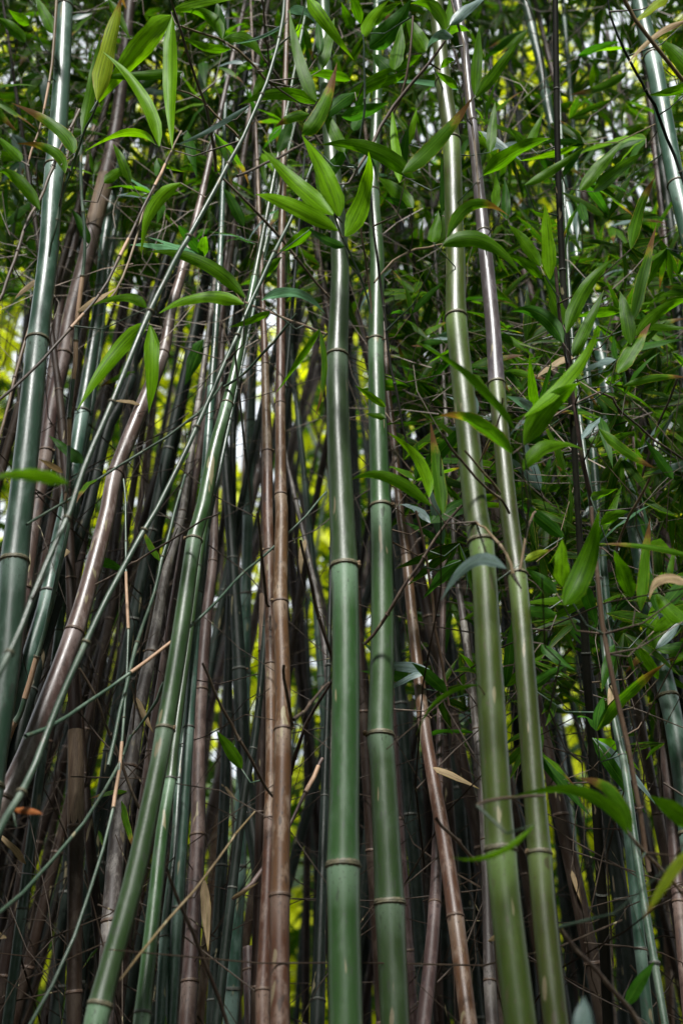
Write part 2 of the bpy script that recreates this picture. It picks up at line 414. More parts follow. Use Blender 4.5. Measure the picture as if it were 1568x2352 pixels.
# ------------------------------------------------------------------ traced culms
# key, material, ring, (Y bottom, Y top), points (x, y, width), node heights, label, buds
H = [
 ('A', 'green', 'ring', (1.55, 1.75), [(742,0,29),(746,150,31),(757,300,33),(770,450,36),(781,580,40),(779,700,44),(774,820,48),(777,1000,53),(785,1176,57),(791,1300,59),(794,1450,62),(794,1560,63),(792,1764,66),(788,1990,72),(794,2352,78)], [142, 820, 1303, 1990], 'thickest green culm in the middle, leaf fan crossing its top', [(1303, 1)]),
 ('B', 'green', 'ring', (1.72, 1.9), [(866,0,17),(866,200,21),(862,300,23),(857,450,27),(866,588,32),(863,783,35),(868,1000,43),(874,1165,46),(877,1300,50),(878,1476,54),(873,1690,58),(879,1764,59),(894,2064,66),(907,2352,67)], [440, 783, 1165, 1690], 'green culm just right of the thickest middle one, with four dark nodes', [(783, -1), (1690, -1), (1165, 1)]),
 ('C', 'olive', 'ring', (1.42, 1.6), [(1000,0,30),(1018,190,35),(1036,325,40),(1042,500,42),(1046,588,44),(1047,730,47),(1063,888,51),(1078,1038,54),(1092,1176,56),(1104,1246,56),(1112,1326,56),(1120,1476,61),(1136,1764,65),(1149,1952,68),(1165,2114,71),(1194,2352,75)], [190, 325, 730, 1246, 1954], 'thick olive green culm with a bluish leaf lying across it', []),
 ('D', 'olive', 'ring', (1.5, 1.75), [(1049,0,18),(1066,115,20),(1083,280,22),(1097,415,25),(1109,530,30),(1120,638,33),(1132,760,35),(1140,883,37),(1154,1038,39),(1168,1176,42),(1187,1321,43),(1201,1476,46),(1222,1764,50),(1238,1962,53),(1250,2114,56),(1276,2352,57)], [280, 535, 883, 1321, 1962], 'olive culm right of the thick olive one, brushy knot at its upper node', [(1321, 1), (535, 1)]),
 ('E', 'bluegreen', 'ring', (1.55, 1.72), [(152,-20,33),(150,15,34),(144,150,37),(134,300,41),(120,450,42),(111,588,44),(87,783,47),(72,938,53),(47,1176,57),(34,1291,60),(21,1476,60),(3,1626,60),(-18,1764,62),(-66,2100,66)], [18, 385, 783, 1291], 'thick pale blue-green culm rising up the left edge', [(783, 0.2), (18, 0.3)]),
 ('F', 'green', 'ring', (1.55, 1.85), [(650,300,8),(600,560,13),(560,760,19),(522,928,26),(492,1038,32),(465,1176,34),(446,1241,35),(412,1476,41),(379,1676,42),(363,1764,42),(310,2014,48),(255,2214,50),(230,2310,54),(220,2352,54)], [928, 1241, 1676, 2310], 'leaning light green culm in the lower left with a pale knot', [(1241, -1), (1676, 1)]),
 ('G', 'green', 'ring_dark', (1.7, 2.0), [(540,850,10),(505,1000,14),(480,1150,16),(455,1301,17),(433,1476,18),(405,1676,22),(392,1790,26),(372,1914,30),(351,2114,34),(325,2352,38)], [1301, 1790], 'thinner green culm pressed along the right of the leaning light green one', []),
 ('Hh', 'bluegreen', 'ring_dark', (1.8, 2.1), [(500,1100,10),(470,1250,13),(452,1400,14),(432,1626,17),(414,1764,19),(401,1964,22),(380,2154,26),(370,2352,30)], [1790, 2154], 'slim dark blue-green culm, third in the leaning trio at lower left', []),
 ('I', 'mauve', 'ring_brown', (1.6, 2.1), [(475,400,14),(452,500,18),(415,638,22),(393,713,24),(375,813,27),(325,938,33),(265,1088,35),(248,1176,37),(209,1326,40),(171,1453,43),(106,1626,48),(50,1764,50),(-20,1900,52),(-160,2200,56)], [813, 1088, 1453], 'thick mauve-brown culm leaning steeply across the left side', [(1088, -.4)]),
 ('J', 'plum', 'ring_brown', (2.0, 2.2), [(300,0,24),(285,150,27),(265,300,30),(238,430,36),(213,527,36),(200,588,37),(160,738,36),(148,815,34),(120,938,33),(107,1038,32),(80,1200,32),(50,1400,34),(20,1600,36)], [527, 815, 1038], 'plum brown culm behind the thick pale blue-green one', []),
 ('K', 'brown', 'ring_brown', (1.65, 1.95), [(660,0,10),(655,200,12),(650,430,16),(646,588,18),(645,738,20),(644,928,23),(645,1138,28),(647,1176,30),(644,1384,34),(649,1526,36),(650,1676,37),(649,1764,41),(643,2059,44),(643,2352,47)], [588, 928, 1138, 1384, 1676, 2059], 'right and thicker of the two reddish brown culms standing close together', [(1384, -1), (1676, 1)]),
 ('K2', 'brown', 'ring_brown', (1.78, 2.05), [(600,600,10),(606,750,13),(609,838,17),(614,1038,23),(615,1176,25),(618,1266,25),(622,1526,26),(623,1764,27),(615,2014,29),(604,2275,33),(604,2352,34)], [838, 1038, 1266, 1526, 1880, 2275], 'left and thinner of the two reddish brown culms standing close together', []),
 ('Lb', 'brown', 'ring_brown', (1.8, 2.3), [(878,700,12),(885,780,13),(890,900,15),(907,1038,17),(918,1176,19),(932,1276,22),(947,1426,25),(972,1651,28),(990,1764,30),(1017,1914,34),(1045,2104,38),(1076,2352,40)], [1038, 1276, 1651, 2108], 'chestnut brown culm slanting right of the green pair', []),
 ('M', 'plum', 'ring_brown', (2.1, 2.4), [(505,900,13),(498,1050,15),(493,1176,18),(489,1291,22),(474,1426,26),(462,1586,31),(456,1764,32),(455,1914,34),(445,2114,36),(430,2352,40)], [1291, 1586, 1920], 'dull plum culm with a torn sheath hanging near its foot', []),
 ('N', 'grey', 'ring_brown', (2.0, 2.3), [(440,1040,15),(420,1176,18),(400,1250,20),(380,1326,23),(352,1476,27),(320,1626,33),(298,1764,36),(270,1914,40),(240,2352,44)], [1176, 1500, 1764], 'old mottled culm whitened in patches, left of the leaning green trio', []),
 ('O', 'dark', 'ring_dark', (2.4, 2.7), [(545,800,12),(535,1000,16),(533,1236,20),(525,1526,21),(518,1764,24),(508,2000,26),(487,2352,28)], [1236, 1640, 1990], 'dark green culm lit from behind, right of the dull plum one', []),
 ('P', 'dark', 'ring_dark', (2.3, 2.5), [(535,1300,24),(548,1500,30),(560,1764,34),(590,1960,36),(612,2100,38),(640,2352,40)], [1540, 2030], 'blackish culm slanting behind the reddish brown pair', []),
 ('Q', 'dark', 'ring_dark', (2.0, 2.3), [(760,1300,9),(755,1500,11),(752,1626,12),(747,1764,17),(738,2064,24),(728,2352,34)], [1830, 2300], 'thin navy green culm between the brown pair and middle green culm', []),
 ('Rr', 'bluegreen', 'ring_dark', (1.95, 2.2), [(516,300,9),(512,430,11),(506,588,13),(497,738,15),(486,888,18),(476,1038,21),(466,1176,21),(458,1300,20)], [588, 888, 1100], 'slim blue-green culm rising from behind the leaning light green one', []),
 ('Ss', 'bluegreen', 'ring_dark', (2.0, 2.3), [(275,300,14),(262,420,18),(240,560,22),(232,663,25),(215,788,28),(190,948,33),(176,1038,33),(150,1176,33),(127,1280,34),(112,1361,36),(95,1426,37),(46,1576,36),(10,1700,36),(-30,1830,36)], [663, 948, 1361], 'blue-green culm passing behind the steep mauve-brown one near left edge', []),
 ('T', 'dark', 'ring_dark', (2.1, 2.4), [(345,700,14),(308,813,20),(302,868,22),(277,930,24),(250,978,26),(221,1088,28),(200,1176,30),(177,1240,30),(140,1350,30),(100,1480,30)], [868, 1088], 'inky blue culm on the upper left flank of the mauve-brown one', []),
 ('CC', 'bluegreen', 'ring', (2.1, 2.4), [(1205,0,20),(1235,125,21),(1251,210,22),(1264,280,19),(1284,375,19),(1299,465,22),(1319,560,25),(1340,680,26),(1381,813,28),(1401,963,33),(1437,1108,35),(1449,1176,36),(1470,1280,38),(1500,1450,40),(1549,1676,44),(1580,1900,46)], [210, 470, 1108, 1600], 'bent slate green culm slanting down the right side behind leaves', [(210, -1)]),
 ('BB', 'bluegreen', 'ring', (1.55, 1.75), [(1464,-10,33),(1482,75,35),(1501,150,36),(1529,300,39),(1552,420,38),(1585,560,40),(1620,720,44),(1700,1100,50)], [425], 'pale thick culm leaving the top right corner', [(425, .6)]),
 ('AA', 'thingreen', 'ring_dark', (1.7, 2.0), [(1305,640,9),(1314,788,10),(1335,1000,12),(1359,1176,13),(1391,1536,14),(1419,1701,16),(1434,1764,17),(1469,2014,18),(1514,2284,17),(1526,2352,17)], [800, 1330, 1735], 'thin blue-green culm with shiny streak at lower right', [(1735, -1)]),
 ('Z', 'black', 'ring_dark', (2.2, 1.45), [(1274,-10,13),(1277,200,14),(1281,400,14),(1289,588,15),(1298,738,15),(1306,850,15),(1316,1000,15),(1328,1200,15),(1346,1526,20),(1362,1750,21),(1381,2054,24),(1396,2352,26)], [205, 620, 1500, 2054], 'straight blackish culm standing alone at upper right', [(205, .8)]),
 ('DD', 'plum', 'ring_brown', (2.1, 2.3), [(1470,1200,14),(1485,1400,18),(1499,1501,22),(1516,1626,25),(1531,1764,28),(1549,1964,30),(1570,2200,32)], [1501, 1700], 'peach-brown culm with flaking sheath close to the right edge', []),
 ('EE', 'grey', 'ring_brown', (1.95, 2.2), [(1038,1176,10),(1049,1326,14),(1064,1426,16),(1080,1550,18),(1094,1676,19),(1102,1764,20),(1113,1914,22),(1118,2064,23),(1124,2254,28),(1130,2352,31)], [1426, 1676, 1930, 2254], 'scaly grey-brown culm touching the left of the thick olive one', []),
 ('FF', 'plum', 'ring_brown', (1.9, 2.2), [(1008,1750,18),(1004,1900,23),(1000,2039,27),(990,2189,32),(972,2352,36)], [1800], 'pinkish culm crossing behind the slanting chestnut one', []),
 ('GG', 'plum', 'ring_brown', (2.1, 2.15), [(570,2176,26),(573,2260,28),(576,2352,30)], [2230], 'short cut-off plum stump left of the brown pair', []),
 ('KK', 'darkbrown', 'ring_brown', (1.95, 2.1), [(95,600,12),(115,738,14),(136,898,18),(148,1038,20),(160,1226,22),(168,1526,26),(175,1764,34),(173,2050,36),(170,2352,36)], [898, 1330, 1900], 'dark brown upright culm at lower left behind thin green shoots', []),
 ('LL', 'darkbrown', 'ring_brown', (2.1, 2.2), [(180,1600,18),(200,1850,22),(210,1964,25),(235,2214,26),(250,2352,28)], [1780, 2280], 'brown culm tilting left beside the dark upright one', []),
 ('N1', 'plum', 'ring_brown', (2.3, 2.4), [(195,420,14),(170,560,20),(150,640,22),(137,700,23),(128,800,24),(110,950,24)], [600, 850], 'dusky pink culm seen in the gap left of the plum one', []),
 ('N2', 'bluegreen', 'ring_dark', (2.3, 2.5), [(300,300,10),(280,430,12),(258,560,14),(240,690,14),(222,850,15),(200,1000,15)], [480, 800], 'slim slate culm along the right of the plum brown culm', []),
 ('N3', 'darkbrown', 'ring_brown', (2.2, 2.4), [(585,100,8),(583,300,10),(590,500,12),(598,620,12),(606,800,14),(608,960,16)], [300, 620], 'thin reddish culm above the brown pair among leaves', []),
 ('N4', 'bluegreen', 'ring_dark', (2.3, 2.5), [(1330,560,13),(1325,430,12),(1316,300,11),(1302,120,10),(1290,-10,9)], [300], 'slender slate culm beside the straight blackish one', []),
 ('N5', 'dark', 'ring_dark', (2.3, 2.5), [(1560,760,20),(1545,560,19),(1520,380,18),(1495,200,16),(1470,60,14)], [330, 640], 'dim grey-blue culm partly behind the pale top right culm', []),
 ('N6', 'grey', 'ring_brown', (2.2, 2.4), [(700,1240,10),(722,1340,13),(742,1460,15),(756,1600,15),(762,1760,16)], [1400], 'bare greyish culm slanting down behind the middle green culm', []),
 ('N7', 'dark', 'ring_dark', (1.9, 2.0), [(612,1420,14),(600,1560,15),(585,1700,17),(565,1800,19),(540,1990,21),(515,2200,23),(498,2352,24)], [1440, 1720, 2040], 'glossy blue-black culm left of the brown pair', []),
]
YOF = {}
for key, mt, rg, (y0, y1), pts, nd, lab, buds in H:
    stub = key in ('GG',)
    path, py = trace(pts, y0, y1, True, 0 if stub else 2.6)
    nodes = nodes_from(path, py, nd, .34 if y0 > 1.7 else .4)
    buds = list(buds) + [(y, R.choice([-1, 1, .4, -.4])) for y in nd if R.random() < .35 and all(b[0] != y for b in buds)]
    a = np.array(py); bl = [(float(np.interp(-y, -a, path.sa)), s) for y, s in buds]
    build_culm('bamboo_culm', path, nodes, mt, rg, lab, 'bamboo culm', None, 2, 18 if y0 < 1.75 else 12, .06 if mt in ('plum', 'darkbrown', 'grey') else 0, bl, 'sheath_old', (float(np.interp(-883, -a, path.sa)), 'violet') if key == 'D' else None)
    YOF[key] = CUL[-1]

# slender shoots and crossing canes: (mat, (Ya, Yb), points from one end to the other, nodes, sheath share, name, label)
T = [
 ('thingreen', (1.12, 1.5), [(-30,1600,15),(0,1545,15),(45,1451,15),(105,1301,14),(160,1176,13),(200,1060,13),(260,918,13),(325,763,14),(385,633,13),(430,550,12),(500,425,11),(555,320,9),(615,185,9),(650,40,8),(656,-30,7)], .2, 0, 'slender_bamboo', 'long thin green shoot sweeping from lower left to top centre', True),
 ('thingreen', (1.3, 1.7), [(-40,1990,18),(0,1905,18),(25,1859,17),(65,1794,17),(100,1701,16),(197,1476,14),(280,1311,13),(360,1170,12),(435,1023,12),(492,888,11),(540,778,11),(600,643,10),(640,560,9),(690,450,8),(730,350,6)], .24, 0, 'slender_bamboo', 'second long green shoot crossing the leaning culms below the first', True),
 ('twig', (1.45, 1.7), [(-10,925,7),(60,870,7),(125,798,7),(215,693,7),(275,588,7),(330,470,6),(372,400,6),(392,350,4)], .12, .5, 'bare_branch', 'tan and green cane climbing right across the thick pale left culm', False),
 ('thingreen', (1.5, 1.8), [(60,1205,6),(110,1176,6),(190,1125,6),(260,1080,6),(345,1025,6),(427,970,6),(475,928,6),(510,880,5)], .16, .3, 'bare_branch', 'thin green cane crossing the mauve-brown culm at mid height', False),
 ('thingreen', (1.5, 1.95), [(60,1690,11),(120,1668,10),(197,1618,9),(280,1561,8),(390,1476,7),(487,1396,7),(540,1335,6),(600,1281,6),(700,1186,5),(750,1130,4)], .17, .4, 'bare_branch', 'long rising cane passing behind the leaning light green culm', False),
 ('thingreen', (1.5, 1.8), [(-20,2110,10),(30,2075,10),(100,2000,9),(172,1921,9),(225,1839,8),(272,1764,8),(300,1690,7)], .2, .2, 'bare_branch', 'green and straw cane rising right in the bottom left corner', False),
 ('thingreen', (1.5, 1.9), [(60,2370,8),(100,2300,8),(142,2229,8),(192,2094,8),(215,2020,7),(240,1944,7),(258,1860,7),(275,1764,7),(290,1576,6),(295,1450,6),(290,1326,6),(288,1200,5),(285,1100,4)], .2, .6, 'slender_bamboo', 'wiry green shoot with peach sheaths near the bottom left', False),
 ('thingreen', (1.6, 1.95), [(250,1760,9),(275,1640,9),(300,1540,9),(320,1460,9),(345,1390,8),(372,1290,8),(400,1180,7),(425,1090,6)], .22, .2, 'slender_bamboo', 'slim teal shoot over the whitened old culm', False),
 ('straw', (1.4, 1.7), [(275,2250,4),(300,2220,5),(375,2125,6),(445,2050,6),(500,1975,5),(540,1920,5),(586,1863,4)], .17, 0, 'bare_branch', 'straight straw-coloured stick crossing the leaning green culms at bottom', False),
 ('twig', (1.5, 1.7), [(383,2000,7),(405,2060,8),(443,2140,9),(470,2210,9),(500,2290,9),(530,2370,9)], .25, 0, 'bare_branch', 'greyish stick slanting right across the plum culm foot', False),
 ('straw', (1.6, 1.9), [(0,1010,7),(20,930,7),(45,830,8),(75,730,7),(95,640,7),(110,560,7),(130,470,6),(180,250,5)], .16, .6, 'slender_bamboo', 'straw-sheathed stem running up beside the thick pale left culm', False),
 ('thingreen', (1.7, 1.9), [(190,300,7),(188,400,7),(195,520,7),(193,610,8),(180,720,9),(172,830,9),(160,950,9),(156,1050,8),(150,1180,8)], .17, .6, 'slender_bamboo', 'upright thin shoot with long peach sheaths over the plum culm', False),
 ('thingreen', (1.8, 1.95), [(160,1200,8),(140,1290,10),(115,1400,10),(95,1470,10),(72,1560,11),(45,1640,14),(20,1690,15),(0,1740,15)], .15, .8, 'slender_bamboo', 'shoot wrapped in flesh-toned sheaths left of the mauve-brown culm', False),
 ('straw', (1.55, 1.75), [(245,700,6),(275,655,6),(310,560,6),(330,480,6),(352,440,5),(385,370,5),(415,300,4)], .15, 0, 'bare_branch', 'ochre twig climbing through the leaves at upper left', False),
 ('twig', (1.3, 1.6), [(392,-10,6),(403,30,6),(425,110,6),(450,180,6),(475,250,7),(490,330,7),(497,395,8)], .13, 0, 'bare_branch', 'brown stem hanging from the top between the upper left leaves', False),
 ('straw', (1.5, 1.7), [(600,-10,5),(608,60,5),(612,95,6),(618,130,5),(622,200,4)], .1, 0, 'bare_branch', 'short orange-brown twig hanging from the top edge', False),
 ('thingreen', (1.38, 1.5), [(766,492,5),(779,530,5),(795,565,5),(815,610,5),(835,660,5),(852,720,4)], .07, 0, 'bare_branch', 'green twig below the central leaf fan, crossing the middle culm', False),
 ('twig', (1.6, 1.85), [(545,405,6),(590,385,6),(640,360,6),(697,330,5),(770,300,5)], .12, 0, 'bare_branch', 'grey twig running right above the central leaf fan', False),
 ('twig', (1.65, 1.8), [(585,100,5),(610,140,6),(640,180,7),(665,210,7),(690,255,7),(715,300,7),(760,360,6)], .12, 0, 'bare_branch', 'stout grey twig slanting down right behind the top centre leaves', False),
 ('twig', (1.6, 1.8), [(500,395,6),(560,455,6),(600,500,7),(645,545,7),(680,590,7),(720,640,6),(770,700,5)], .12, 0, 'bare_branch', 'brown twig slanting down right beneath the central leaf fan', False),
 ('twig', (1.6, 1.8), [(408,115,5),(450,165,6),(505,90,0.5)], .12, 0, None, '', False),
 ('straw', (1.5, 1.65), [(415,60,5),(450,75,5),(510,93,5),(560,125,6),(590,160,6),(612,185,6)], .11, 0, 'bare_branch', 'pale jointed twig feeding the first pair of top leaves', False),
 ('straw', (1.5, 1.6), [(398,205,4),(440,215,4),(470,235,5),(500,270,5),(540,305,5),(560,330,5)], .11, 0, 'bare_branch', 'thin twig descending right toward the long green shoot', False),
 ('twig', (1.6, 1.7), [(395,485,6),(430,370,0.4)], .1, 0, None, '', False),
 ('thingreen', (1.25, 1.4), [(1210,-10,7),(1232,60,7),(1262,130,7),(1300,230,8),(1320,270,8),(1345,360,8)], .16, 0, None, '', False),
 ('dark', (1.3, 1.5), [(1392,-10,5),(1412,70,5),(1440,130,6),(1470,190,6),(1500,240,7),(1520,290,7),(1545,350,7),(1575,440,7)], .17, 0, 'slender_bamboo', 'dark thin shoot crossing in front of the pale top right culm', False),
 ('straw', (1.2, 1.3), [(1430,-10,9),(1455,40,9),(1500,100,9),(1530,140,9),(1560,175,9),(1600,215,9)], .2, 0, 'bare_branch', 'golden cane cutting across the top right corner', False),
 ('twig', (1.35, 1.45), [(1033,-10,5),(1050,50,6),(1065,105,6),(1068,180,6),(1075,240,7),(1082,290,6),(1092,350,6),(1097,420,6),(1100,470,6)], .14, 0, 'bare_branch', 'dark thin stem running down over the pinkish upper culm', False),
 ('straw', (1.4, 1.5), [(948,35,5),(943,110,5),(935,160,6),(925,215,6),(910,245,5),(895,270,4)], .12, 0, 'bare_branch', 'straw stem hanging left of the thick olive culm top', False),
 ('twig', (1.35, 1.45), [(1020,95,6),(1000,125,7),(970,165,7),(945,193,8),(920,225,9),(890,260,9),(850,340,8),(800,420,6)], .17, 0, 'bare_branch', 'forked cane slanting down left from the olive culm top', False),
 ('straw', (1.35, 1.5), [(876,141,5),(905,165,5),(940,190,5)], .12, 0, None, '', False),
 ('thingreen', (1.35, 1.45), [(833,80,4),(836,150,5),(838,220,5),(835,280,5),(820,340,4)], .12, 0, 'bare_branch', 'green twig carrying the bright upright leaf at top centre', False),
 ('straw', (1.35, 1.5), [(805,20,4),(815,90,5),(822,160,5),(828,200,5)], .12, 0, None, '', False),
 ('plum', (1.5, 1.7), [(1276,612,8),(1283,700,8),(1292,780,9),(1304,833,10),(1318,930,10),(1329,1013,11),(1348,1110,11),(1356,1160,12)], .27, 0, 'slender_bamboo', 'pinkish thin stem starting at the node of the blackish culm', False),
 ('straw', (1.45, 1.6), [(1356,1165,9),(1364,1240,10),(1372,1340,11),(1384,1456,12),(1404,1551,12),(1430,1670,12),(1449,1764,12),(1462,1830,12),(1475,1900,12),(1490,2000,11)], .28, 0, 'slender_bamboo', 'spotted tan stem in front of the thin lower right culm', False),
 ('straw', (1.25, 1.4), [(1095,1850,7),(1120,1838,8),(1160,1830,8),(1205,1828,7),(1250,1828,5)], .3, 0, 'bare_branch', 'arched tan and green stalk across both olive culms low down', False),
 ('twig', (1.4, 1.55), [(1018,998,5),(1045,1040,6),(1084,1087,6),(1115,1120,6),(1150,1150,6),(1170,1180,6)], .1, 0, 'bare_branch', 'brittle tan twig leaning onto the two olive culms', False),
 ('straw', (1.4, 1.5), [(1066,1035,5),(1100,1070,5),(1140,1120,6),(1148,1135,5)], .09, 0, 'bare_branch', 'short forked tan twig between the olive culms', False),
 ('straw', (1.4, 1.5), [(1155,915,4),(1148,960,4),(1125,1010,5),(1100,1060,3)], .09, 0, 'bare_branch', 'pale curved twig between the olive culms', False),
 ('straw', (1.35, 1.5), [(1180,1320,8),(1170,1290,7),(1150,1255,7),(1120,1220,6),(1104,1208,5),(1080,1190,3)], .1, 0, 'bare_branch', 'jointed brown twig rising left from the brushy knot', False),
 ('straw', (1.35, 1.5), [(1195,1310,7),(1205,1235,6),(1220,1190,6),(1228,1175,5)], .1, 0, 'bare_branch', 'broken brown twig pointing up right from the brushy knot', False),
 ('twig', (1.7, 2.0), [(1200,1000,4),(1370,900,5),(1420,940,5),(1463,975,5),(1500,1010,5),(1575,1060,5)], .17, 0, 'bare_branch', 'pale straight stick descending to the right edge', False),
 ('twig', (1.9, 2.1), [(1555,870,5),(1530,930,5),(1508,980,6),(1485,1060,6),(1462,1130,6)], .2, 0, 'bare_branch', 'grey-blue stick leaning up right near the right edge', False),
 ('straw', (1.5, 1.7), [(1492,1100,6),(1470,1145,6),(1440,1190,6),(1420,1240,6),(1408,1290,5)], .14, 0, 'bare_branch', 'short tan stick leaning right above the drooping right leaves', False),
 ('twig', (1.35, 1.45), [(1284,2130,9),(1320,2180,9),(1356,2215,9),(1400,2265,10),(1440,2310,11),(1480,2370,12)], .2, 0, 'bare_branch', 'brown stick descending right along the bottom right', False),
 ('straw', (1.4, 1.5), [(1430,1900,8),(1480,1960,8),(1520,2000,8),(1575,2060,8)], .2, 0, 'bare_branch', 'tan cane ending below the drooping leaf, bottom right', False),
 ('straw', (1.5, 1.7), [(1003,1880,9),(1020,1905,8),(1050,1930,8),(1075,1960,8),(1095,1985,6)], .08, 0, 'bare_branch', 'stubby tan twig right of the chestnut culm', False),
 ('twig', (1.6, 1.8), [(505,1176,4),(470,1195,4),(430,1218,5),(380,1250,5),(320,1285,5),(280,1310,6),(220,1345,5)], .14, 0, 'bare_branch', 'bare twig reaching left from the leaning light green culm', False),
 ('twig', (1.7, 1.9), [(590,1176,6),(597,1250,6),(606,1330,7),(612,1380,7),(620,1395,5)], .12, 0, 'bare_branch', 'dark knotty twig along the left of the brown pair', False),
 ('twig', (1.6, 1.8), [(467,1522,6),(490,1580,6),(516,1630,7),(545,1690,7),(580,1745,7),(600,1790,7),(625,1830,6)], .13, 0, 'bare_branch', 'brown cane slanting down to the brown pair', False),
 ('twig', (1.6, 1.75), [(650,1530,7),(656,1580,7),(665,1630,8),(672,1670,8)], .2, 0, 'bare_branch', 'dark stub leaning against the thicker brown culm', False),
 ('twig', (1.7, 1.9), [(765,1560,6),(735,1610,7),(700,1670,8),(680,1730,9),(668,1780,10)], .13, 0, 'bare_branch', 'upper of two sticks rising right from the brown pair', False),
 ('twig', (1.6, 1.8), [(675,1655,9),(700,1630,8),(725,1600,7),(755,1565,6)], .1, 0, 'bare_branch', 'short grey stick rising right beside the thicker brown culm', False),
 ('plum', (1.9, 2.0), [(535,2065,7),(560,2050,10),(600,2000,13),(650,1930,8),(680,1860,8),(720,1780,9),(740,1740,8)], .25, .5, 'slender_bamboo', 'plum and teal shoot rising right behind the brown pair', False),
 ('twig', (1.8, 2.0), [(690,1240,6),(705,1300,7),(720,1360,8),(735,1420,8),(757,1490,8),(765,1530,7)], .14, 0, 'bare_branch', 'orange-tinged stick slanting toward the middle green culm', False),
 ('twig', (1.7, 1.9), [(184,1536,6),(220,1600,6),(240,1660,6),(257,1700,7),(290,1780,7),(318,1850,7),(350,1900,6)], .15, 0, 'bare_branch', 'thin purplish stick slanting down right over dark left culms', False),
 ('thingreen', (1.8, 1.9), [(372,1570,8),(360,1610,8),(330,1660,6),(300,1690,5),(280,1750,5)], .1, 0, 'bare_branch', 'tiny sprouting green twig left of the leaning light green culm', False),
 ('straw', (1.6, 1.8), [(600,480,4),(560,560,4),(505,470,.4)], .1, 0, None, '', False),
 ('thingreen', (1.6, 1.75), [(680,720,5),(645,765,6),(600,815,6),(555,860,6),(515,890,6)], .12, 0, 'bare_branch', 'green twig joining the second long shoot from the right', False),
 ('straw', (1.5, 1.65), [(752,768,6),(700,748,6),(640,725,6),(600,710,6),(565,695,5)], .1, 0, 'bare_branch', 'straw twig carrying the broad leaves left of the middle culm', False),
 ('black', (1.6, 1.75), [(535,640,4),(540,700,4),(538,780,5),(545,860,5),(555,960,5),(568,1070,6),(580,1176,6)], .12, 0, 'bare_branch', 'wiry black twig hanging between the long shoots', False),
 ('twig', (1.5, 1.6), [(-5,700,8),(20,640,8),(45,560,8),(70,500,7),(100,440,7),(122,385,8),(150,320,7),(180,250,7)], .13, 0, 'bare_branch', 'brown cane crossing behind the upper part of the pale left culm', False),
 ('straw', (1.5, 1.55), [(130,-10,7),(128,50,7),(124,110,7),(112,200,5),(90,300,5),(60,380,4)], .15, .4, 'slender_bamboo', 'thin straw stem left of the pale culm at the top', False),
 ('thingreen', (1.45, 1.5), [(203,-10,5),(198,30,5),(180,130,5),(150,200,6),(110,280,6),(70,350,0.5)], .14, .3, None, '', False),
 ('thingreen', (1.45, 1.6), [(225,235,4),(210,270,5),(190,310,6),(175,360,6),(150,430,6),(128,520,6),(112,590,5)], .11, 0, 'bare_branch', 'green twig rising to the bright leaves at upper left', False),
 ('straw', (1.5, 1.6), [(420,420,3),(390,470,4),(365,520,0.4)], .09, 0, None, '', False),
 ('black', (1.45, 1.55), [(848,430,5),(858,520,5),(865,570,6),(872,640,6),(884,720,6),(890,800,6),(905,880,6),(920,960,5),(935,1020,4)], .14, 0, 'bare_branch', 'dark wiry stem drooping past the right of the second green culm', False),
 ('straw', (1.5, 1.6), [(825,490,5),(832,560,5),(840,600,5),(846,650,5),(852,720,4)], .1, 0, 'bare_branch', 'straw twig beside the middle culm under the leaf fan', False),
 ('straw', (1.5, 1.65), [(860,650,5),(900,600,5),(940,577,6),(980,570,6),(1015,560,5)], .1, 0, 'bare_branch', 'tan jointed twig reaching right to the long leaf on the olive culm', False),
 ('twig', (1.6, 1.7), [(962,650,6),(940,690,0.4)], .1, 0, None, '', False),
 ('straw', (1.7, 1.9), [(955,1176,6),(975,1260,6),(990,1350,7),(1000,1440,7),(1015,1530,7),(1030,1620,6)], .12, 0, 'bare_branch', 'tan leafless stem between the green pair and the olive culms', False),
 ('twig', (1.6, 1.75), [(1060,1160,6),(1010,1220,7),(960,1300,7),(905,1380,8),(880,1430,8),(835,1480,8)], .12, 0, 'bare_branch', 'dark stick rising right behind the green pair', False),
]
for mt, (ya, yb), pts, sp, sh, nm, lab, ext in T:
    if nm is None: continue
    sm = catmull([(x, y, wd, ya + (yb - ya) * i / (len(pts) - 1)) for i, (x, y, wd) in enumerate(pts)], 2)
    sm = [(x + R.gauss(0, 1.3), y + R.gauss(0, 1.3), a_, b_) for x, y, a_, b_ in sm]
    W = [at(x, y, Y) for x, y, wd, Y in sm]; Rd = [max(.0006, q[2] / 2 * depth(p) / F) for q, p in zip(sm, W)]
    if ext:                                              # rooted shoots go on down to the ground
        d = (W[0] - W[2]).normalized(); p = W[0].copy()
        while p.z > 0:
            d = (d + Vector((0, 0, -.15))).normalized(); p = p + d * .12; W.insert(0, p.copy()); Rd.insert(0, Rd[0])
    path = Path(W, Rd)
    rg = {'straw': 'ring_brown', 'twig': 'ring_brown', 'plum': 'ring_brown', 'brown': 'ring_brown', 'black': 'ring_dark'}.get(mt, 'ring')
    build_culm(nm, path, nodes_from(path, None, None, sp), mt, rg, lab, 'bamboo shoot' if nm == 'slender_bamboo' else 'branch', None, 1, 8, sh)

